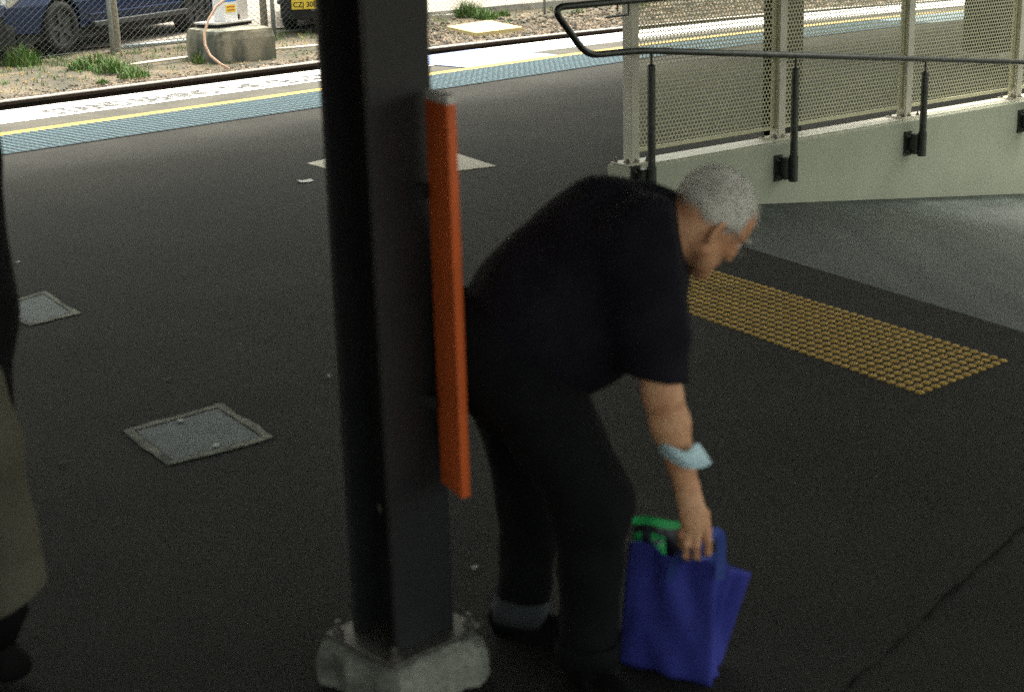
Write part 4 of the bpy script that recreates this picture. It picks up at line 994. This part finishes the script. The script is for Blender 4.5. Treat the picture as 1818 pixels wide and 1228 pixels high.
for s in (1, -1):
    gl.tube([Vector(hp(.111, -.004 + .017 * math.sin(q), s * .033 + .022 * math.cos(q))) for q in [2 * math.pi * k / 20 for k in range(21)]], .0013, 6)
    gl.tube([Vector(hp(.108, .002, s * .055)), Vector(hp(.06, .008, s * .078)), Vector(hp(.0, .010, s * .088)), Vector(hp(-.022, -.004, s * .088))], .0014, 6)
gl.tube([Vector(hp(.111, .002, .011)), Vector(hp(.116, .004, 0)), Vector(hp(.111, .002, -.011))], .0013, 6)
sg = gl.build('spectacles', M['bolt'], man, smooth=True); tag(sg, 'spectacles worn by the bending man', 'spectacles'); del sg['category']; del sg['label']
ln = MB()
for s in (1, -1): ln.add([Vector(hp(.111, -.004 + .016 * math.sin(q), s * .033 + .021 * math.cos(q))) for q in [2 * math.pi * k / 20 for k in range(20)]], [tuple(range(20))])
ln.build('lens', M['glass'], sg)
def shoe(P, heel, toe, ank):
    d0 = (toe - heel) / np.linalg.norm(toe - heel); up = np.array([0, 0, 1.]); sd_ = np.cross(up, d0)
    d = U_(.03, ell(P, heel + d0 * .045 + up * .045, (d0, sd_, up), (.062, .040, .048)), ell(P, heel + d0 * .17 + up * .033, (d0, sd_, up), (.105, .048, .038)), cone(P, heel + d0 * .06 + up * .06, .042, ank, .046))
    return smax(d, .008 - P[:, 2], .004)
for ank, hx, tx_ in ((ankR, (1010, 1222, 3.37), (1072, 1268, 3.2)), (ankL, (888, 1142, 3.67), (975, 1155, 3.6))):
    he = A_(G(hx[0], hx[1])); d0 = A_(G(tx_[0], tx_[1])) - he; d0 /= np.linalg.norm(d0); he = np.array([ank[0], ank[1], 0]) - d0 * .075; to = he + d0 * .27
    so_ = sdf_mesh('shoe', lambda P: shoe(P, he, to, ank + np.array([0, 0, -.01])), np.minimum(he, to) - (.08, .08, .0) , np.maximum(he, to) + (.08, .08, .14), .005, M['shoe'], man)
    b = MB(); n = 30; pv = Vector(d0); ps = Vector((-d0[1], d0[0], 0)); cc_ = Vector((he + to) / 2); ring1 = []
    for k in range(n):
        q = 2 * math.pi * k / n; x = .142 * math.cos(q); y = (.046 + .006 * math.cos(q)) * math.sin(q) * (1 if abs(math.cos(q)) < .8 else 1); ring1.append(cc_ + pv * x + ps * y)
    b.prism([p + ZX * .001 for p in ring1], ZX * .022); b.build('sole', M['shoe'], so_, bevel=.004)
    if ank is ankR: MB().tube(rounded([Y(1042, 1218, he[1] - .10), Y(1064, 1209, he[1] - .10), Y(1080, 1190, he[1] - .09), Y(1088, 1172, he[1] - .07)], .03), .0065, 8).build('toe_trim', M['sole'], so_, smooth=True)

# ---------------------------------------------------------------- surgical mask round his forearm
mk = thing('face_mask', Vector(JY(1212, 812, 3.24)), 'crumpled light blue surgical mask worn round the forearm of the bent man', 'face mask')
upl = [(1168, 789, 3.275), (1176, 784, 3.240), (1190, 790, 3.222), (1205, 798, 3.216), (1219, 803, 3.216), (1229, 792, 3.224), (1238, 781, 3.236), (1250, 798, 3.250), (1263, 820, 3.268)]
dnl = [(1170, 803, 3.280), (1180, 812, 3.248), (1194, 821, 3.230), (1208, 828, 3.222), (1221, 832, 3.220), (1232, 832, 3.224), (1242, 831, 3.232), (1252, 828, 3.242), (1261, 824, 3.262)]
b = MB(); vs = []; nr_ = 8
for i in range(9):
    a, c = Y(*upl[i]), Y(*dnl[i])
    for j in range(nr_):
        t = j / (nr_ - 1); vs.append(a.lerp(c, t) - FW * (.010 * math.sin(math.pi * t) + .004 * (j % 2)))
b.add(vs, [(i * nr_ + j, i * nr_ + j + 1, (i + 1) * nr_ + j + 1, (i + 1) * nr_ + j) for i in range(8) for j in range(nr_ - 1)])
mo = b.build('mask_cloth', M['mask'], mk, smooth=True); sdm = mo.modifiers.new('sub', 'SUBSURF'); sdm.levels = 2; sdm.render_levels = 2; md = mo.modifiers.new('solid', 'SOLIDIFY'); md.thickness = .0025
b = MB(); b.tube([Y(1169, 795, 3.277), Y(1172, 800, 3.31), Y(1185, 806, 3.335), Y(1210, 812, 3.34), Y(1236, 815, 3.325), Y(1252, 818, 3.29), Y(1261, 822, 3.266)], .0018, 6); b.build('ear_loop', M['white'], mk, smooth=True)

# ---------------------------------------------------------------- shopping bag
bag = thing('shopping_bag', Vector(G(1180, 1195)), 'blue reusable shopping bag standing on the asphalt under the reaching hand', 'bag')
bFL, bFR = G(1098, 1176, .004), G(1262, 1219, .004); bBR = bFR + Vector((.045, .13, 0)); bBL = bFL + Vector((.035, .14, 0))
tFL, tFR, tBR, tBL = Y(1116, 962, bFL.y + .0), Y(1272, 1000, bFR.y - .005), Y(1334, 1017, bFR.y + .06), Y(1190, 958, bFL.y + .14)
cb, ct = [bFL, bFR, bBR, bBL], [tFL, tFR, tBR, tBL]
b = MB(); vs = []; NH, NS = 22, 16; fr2 = random.Random(4)
for r in range(NH + 1):
    t = r / NH
    for s in range(4):
        for k in range(NS):
            q = k / NS; p0 = cb[s].lerp(cb[(s + 1) % 4], q); p1 = ct[s].lerp(ct[(s + 1) % 4], q); p = p0.lerp(p1, t); nrm = ((p1 + p0) / 2 - sum(cb + ct, Vector()) / 8); nrm.z = 0; nrm.normalize()
            bul = .016 * math.sin(math.pi * q) * math.sin(math.pi * min(1, t * 1.05)) * (1 if s % 2 == 0 else -1.6)
            fold = .009 * math.sin(q * 13 + 1.5 * t + s) * (.35 + t * .8) * math.sin(math.pi * q) + .006 * math.sin(9 * t + 14 * q + s * 2) * math.sin(math.pi * q) + .012 * math.exp(-((q - .18 - .3 * (t - .3)) / .06) ** 2) * (t < .55) * math.sin(math.pi * min(1, t / .55))
            if s == 0 and t == 1: p = p + ZX * .006 * math.sin(q * 9)
            vs.append(p + nrm * (bul + fold))
R_ = 4 * NS
b.add(vs, [(r * R_ + k, r * R_ + (k + 1) % R_, (r + 1) * R_ + (k + 1) % R_, (r + 1) * R_ + k) for r in range(NH) for k in range(R_)] + [tuple(range(R_ - 1, -1, -1))])
me_o = b.build('bag_body', M['bag'], bag, smooth=True); md = me_o.modifiers.new('solid', 'SOLIDIFY'); md.thickness = .002; md.offset = -1
def strap(pts_, w_, nm, par):
    P = rounded(pts_, .05, 8); b = MB(); vs = []
    for i, p in enumerate(P):
        t = (P[min(i + 1, len(P) - 1)] - P[max(i - 1, 0)]).normalized(); sd_ = t.cross(FW).normalized() * w_ / 2
        if i and sd_.dot(prev) < 0: sd_ = -sd_
        prev = sd_; vs += [p - sd_, p + sd_]
    b.add(vs, [(2 * i, 2 * i + 1, 2 * i + 3, 2 * i + 2) for i in range(len(P) - 1)]); o = b.build(nm, M['bag_strap'], par); md = o.modifiers.new('solid', 'SOLIDIFY'); md.thickness = .003; return o
grip = Y(1236, 984, 3.292)
strap([Y(1278, 1030, 3.33), Y(1281, 985, 3.335), Y(1280, 948, 3.325), Y(1268, 942, 3.31), Y(1246, 978, 3.296), grip, Y(1214, 982, 3.298), Y(1196, 1000, 3.36), Y(1190, 1030, 3.395)], .022, 'handle', bag)
strap([Y(1300, 1040, 3.42), Y(1285, 1000, 3.40), Y(1256, 984, 3.31), Y(1232, 988, 3.30), Y(1212, 985, 3.33), Y(1200, 1005, 3.46), Y(1198, 1040, 3.50)], .022, 'handle', bag)
# groceries showing over the rim
def packet(c0_, c1_, h_, th_, mats, label, name, cat):
    t = thing(name, c0_, label, cat); d = (c1_ - c0_); L_ = d.length; d.normalize(); nn_ = Vector((-d.y, d.x, 0)).normalized(); b = MB(); vs = []; NX_, NZ_ = 10, 10
    for side in (-1, 1):
        for j in range(NZ_ + 1):
            for i in range(NX_ + 1):
                u_, v_ = i / NX_, j / NZ_; bu_ = th_ / 2 * (math.sin(math.pi * u_) * math.sin(math.pi * v_)) ** .5 + .004 * math.sin(9 * u_ + 11 * v_ + side); vs.append(c0_ + d * (L_ * u_) + ZX * (h_ * v_ + .006 * math.sin(5 * u_)) + nn_ * side * bu_)
    K = (NX_ + 1) * (NZ_ + 1)
    for s in (0, 1): b.f += [(s * K + j * (NX_ + 1) + i, s * K + j * (NX_ + 1) + i + 1, s * K + (j + 1) * (NX_ + 1) + i + 1, s * K + (j + 1) * (NX_ + 1) + i) for j in range(NZ_) for i in range(NX_)]
    b.v = [tuple(v) for v in vs]; o = b.build('wrapper', mats[0], t, smooth=True)
    for m_ in mats[1:]: o.data.materials.append(m_)
    return t, o, d, nn_, L_
tC0 = Y(1124, 1035, tFL.y + .075); tC1 = Y(1208, 1040, tFL.y + .055); tC1.z = tC0.z
t, o, d, nn_, L_ = packet(tC0, tC1, .175, .05, [M['pack_black'], M['green_print']], 'black and green food packet sticking out of the blue bag', 'food_packet', 'packet')
for pl in o.data.polygons:
    i, j = (pl.index % 100) % 10, (pl.index % 100) // 10
    pl.material_index = 1 if (j == 9 or (j in (5, 6, 7) and i in (0, 1, 4, 5, 6)) or (j == 4 and i in (8,))) else 0
q0_, q1_ = Y(1150, 1010, tFL.y + .05), Y(1178, 1016, tFL.y + .06)
jar = thing('drink_can', q0_, 'small green can inside the blue bag below the packet', 'can'); b = MB(); c = Y(1166, 975, tFL.y + .045); b.tube([c - ZX * .10, c + ZX * .012, c + ZX * .022], [.022, .022, .018], 16); b.build('can_body', M['green_print'], jar, smooth=False); b = MB(); b.tube([c + ZX * .022, c + ZX * .026], .017, 16); b.build('lid', M['galv'], jar)

# ---------------------------------------------------------------- walker at the left edge
w_k, w_a, w_h = JY(-30, 790, 3.46), JY(18, 1080, 3.50), JY(-88, 560, 3.46)
w_k2, w_a2, w_h2 = JY(-160, 860, 3.72), JY(-210, 1100, 3.74), JY(-90, 560, 3.66)
w_c, w_n, w_hd = JY(-135, 260, 3.56), JY(-115, 30, 3.56), JY(-130, -110, 3.55)
wk = thing('person', Vector((w_h[0], w_h[1], 0)), 'walker in a dark top and pale khaki trousers cut off by the left edge', 'person')
gA = np.array([w_a[0] - .05, w_a[1], .05]); gB = np.array([w_a2[0], w_a2[1], .05])
def wbody(P):
    d = U_(.05, cone(P, w_h, .09, w_h2, .09), cone(P, (w_h + w_h2) / 2, .12, w_c, .13), cone(P, w_c, .11, w_n, .06), cone(P, w_n, .055, w_hd, .055), cone(P, w_h, .08, w_k, .05), cone(P, w_k, .05, w_a, .035), cone(P, w_h2, .08, w_k2, .05), cone(P, w_k2, .05, w_a2, .035))
    d = smin(d, ell(P, w_hd + (0, 0, .05), (A_(R0), A_(ZX), A_((0, 1, 0))), (.095, .12, .075)), .03)
    d = smin(d, cone(P, w_hd + (-.095, 0, .03), .014, w_hd + (-.06, 0, .06), .012), .02)
    d = smin(d, U_(.03, cone(P, w_c + (0, -.15, .18), .05, w_c + (-.005, -.2, -.1), .042), cone(P, w_c + (-.005, -.2, -.1), .04, w_c + (-.04, -.19, -.34), .028), cone(P, w_c + (-.04, -.19, -.34), .028, w_c + (-.06, -.19, -.43), .026)), .02)
    for k in range(4): d = smin(d, cone(P, w_c + (-.045 - .008 * k, -.175 - .012 * k, -.42), .010, w_c + (-.06 - .008 * k, -.175 - .012 * k, -.50 + .01 * abs(k - 1.5)), .008), .006)
    return d
sdf_mesh('body', wbody, (-1.75, 3.1, 0.02), (-.95, 4.0, 2.1), .009, M['skin'], wk)
def wtop(P):
    d = U_(.06, cone(P, JY(-85, 560, 3.5), .13, JY(-88, 765, 3.47), .145), cone(P, (w_h + w_h2) / 2 + (0, 0, .02), .155, w_c, .16), cone(P, w_c, .15, w_n, .075), cone(P, w_c + (0, -.13, .17), .075, w_c + (0, .13, .17), .075), cone(P, w_c + (0, -.15, .18), .068, w_c + (-.005, -.2, -.1), .06), cone(P, w_c + (-.005, -.2, -.1), .06, w_c + (-.04, -.19, -.32), .048))
    return smax(d - .006 * folds(P, 14), P[:, 2] * -1 + (w_h[2] - .285), .01)
sdf_mesh('dark_top', wtop, (-1.75, 3.1, .3), (-.9, 4.0, 1.95), .009, M['trouser'], wk)
wad = (w_a - w_k) / np.linalg.norm(w_a - w_k)
hem = JY(42, 1062, 3.47); hn = wad * .8 + A_(CR) * .42; hn /= np.linalg.norm(hn)
def wtr(P):
    d = U_(.05, cone(P, w_h, .10, w_h2, .10), cone(P, w_h, .095, w_k, .078), cone(P, w_k, .085, JY(12, 950, 3.48), .07), cone(P, w_h2, .115, w_k2, .085), cone(P, w_k2, .085, w_a2, .08))
    d = smin(d, cone(P, JY(14, 930, 3.48), .066, JY(30, 1075, 3.49), .082), .03)
    d = d - .005 * folds(P, 16)
    return smax(smax(d, np.where(P[:, 0] > w_a2[0] + .09, half(P, hem, hn), -1), .004), P[:, 2] - w_h[2] - .02, .01)
sdf_mesh('khaki_trousers', wtr, (-1.75, 3.1, .03), (-.9, 4.0, 1.15), .007, M['khaki'], wk)
MB().tube([Vector(w_a - wad * .06), Vector(w_a), Vector(gA + np.array([0, 0, .06]))], [.045, .045, .05], 12).build('sock', M['shoe'], wk, smooth=True)
for a in (gA, gB):
    he = np.array([a[0] + .07, a[1], 0]); to = he + np.array([-.27, 0, 0]); sdf_mesh('shoe', lambda P: shoe(P, he, to, a + np.array([0, 0, .11])), np.minimum(he, to) - (.08, .08, .0), np.maximum(he, to) + (.08, .08, .22), .006, M['shoe'], wk)
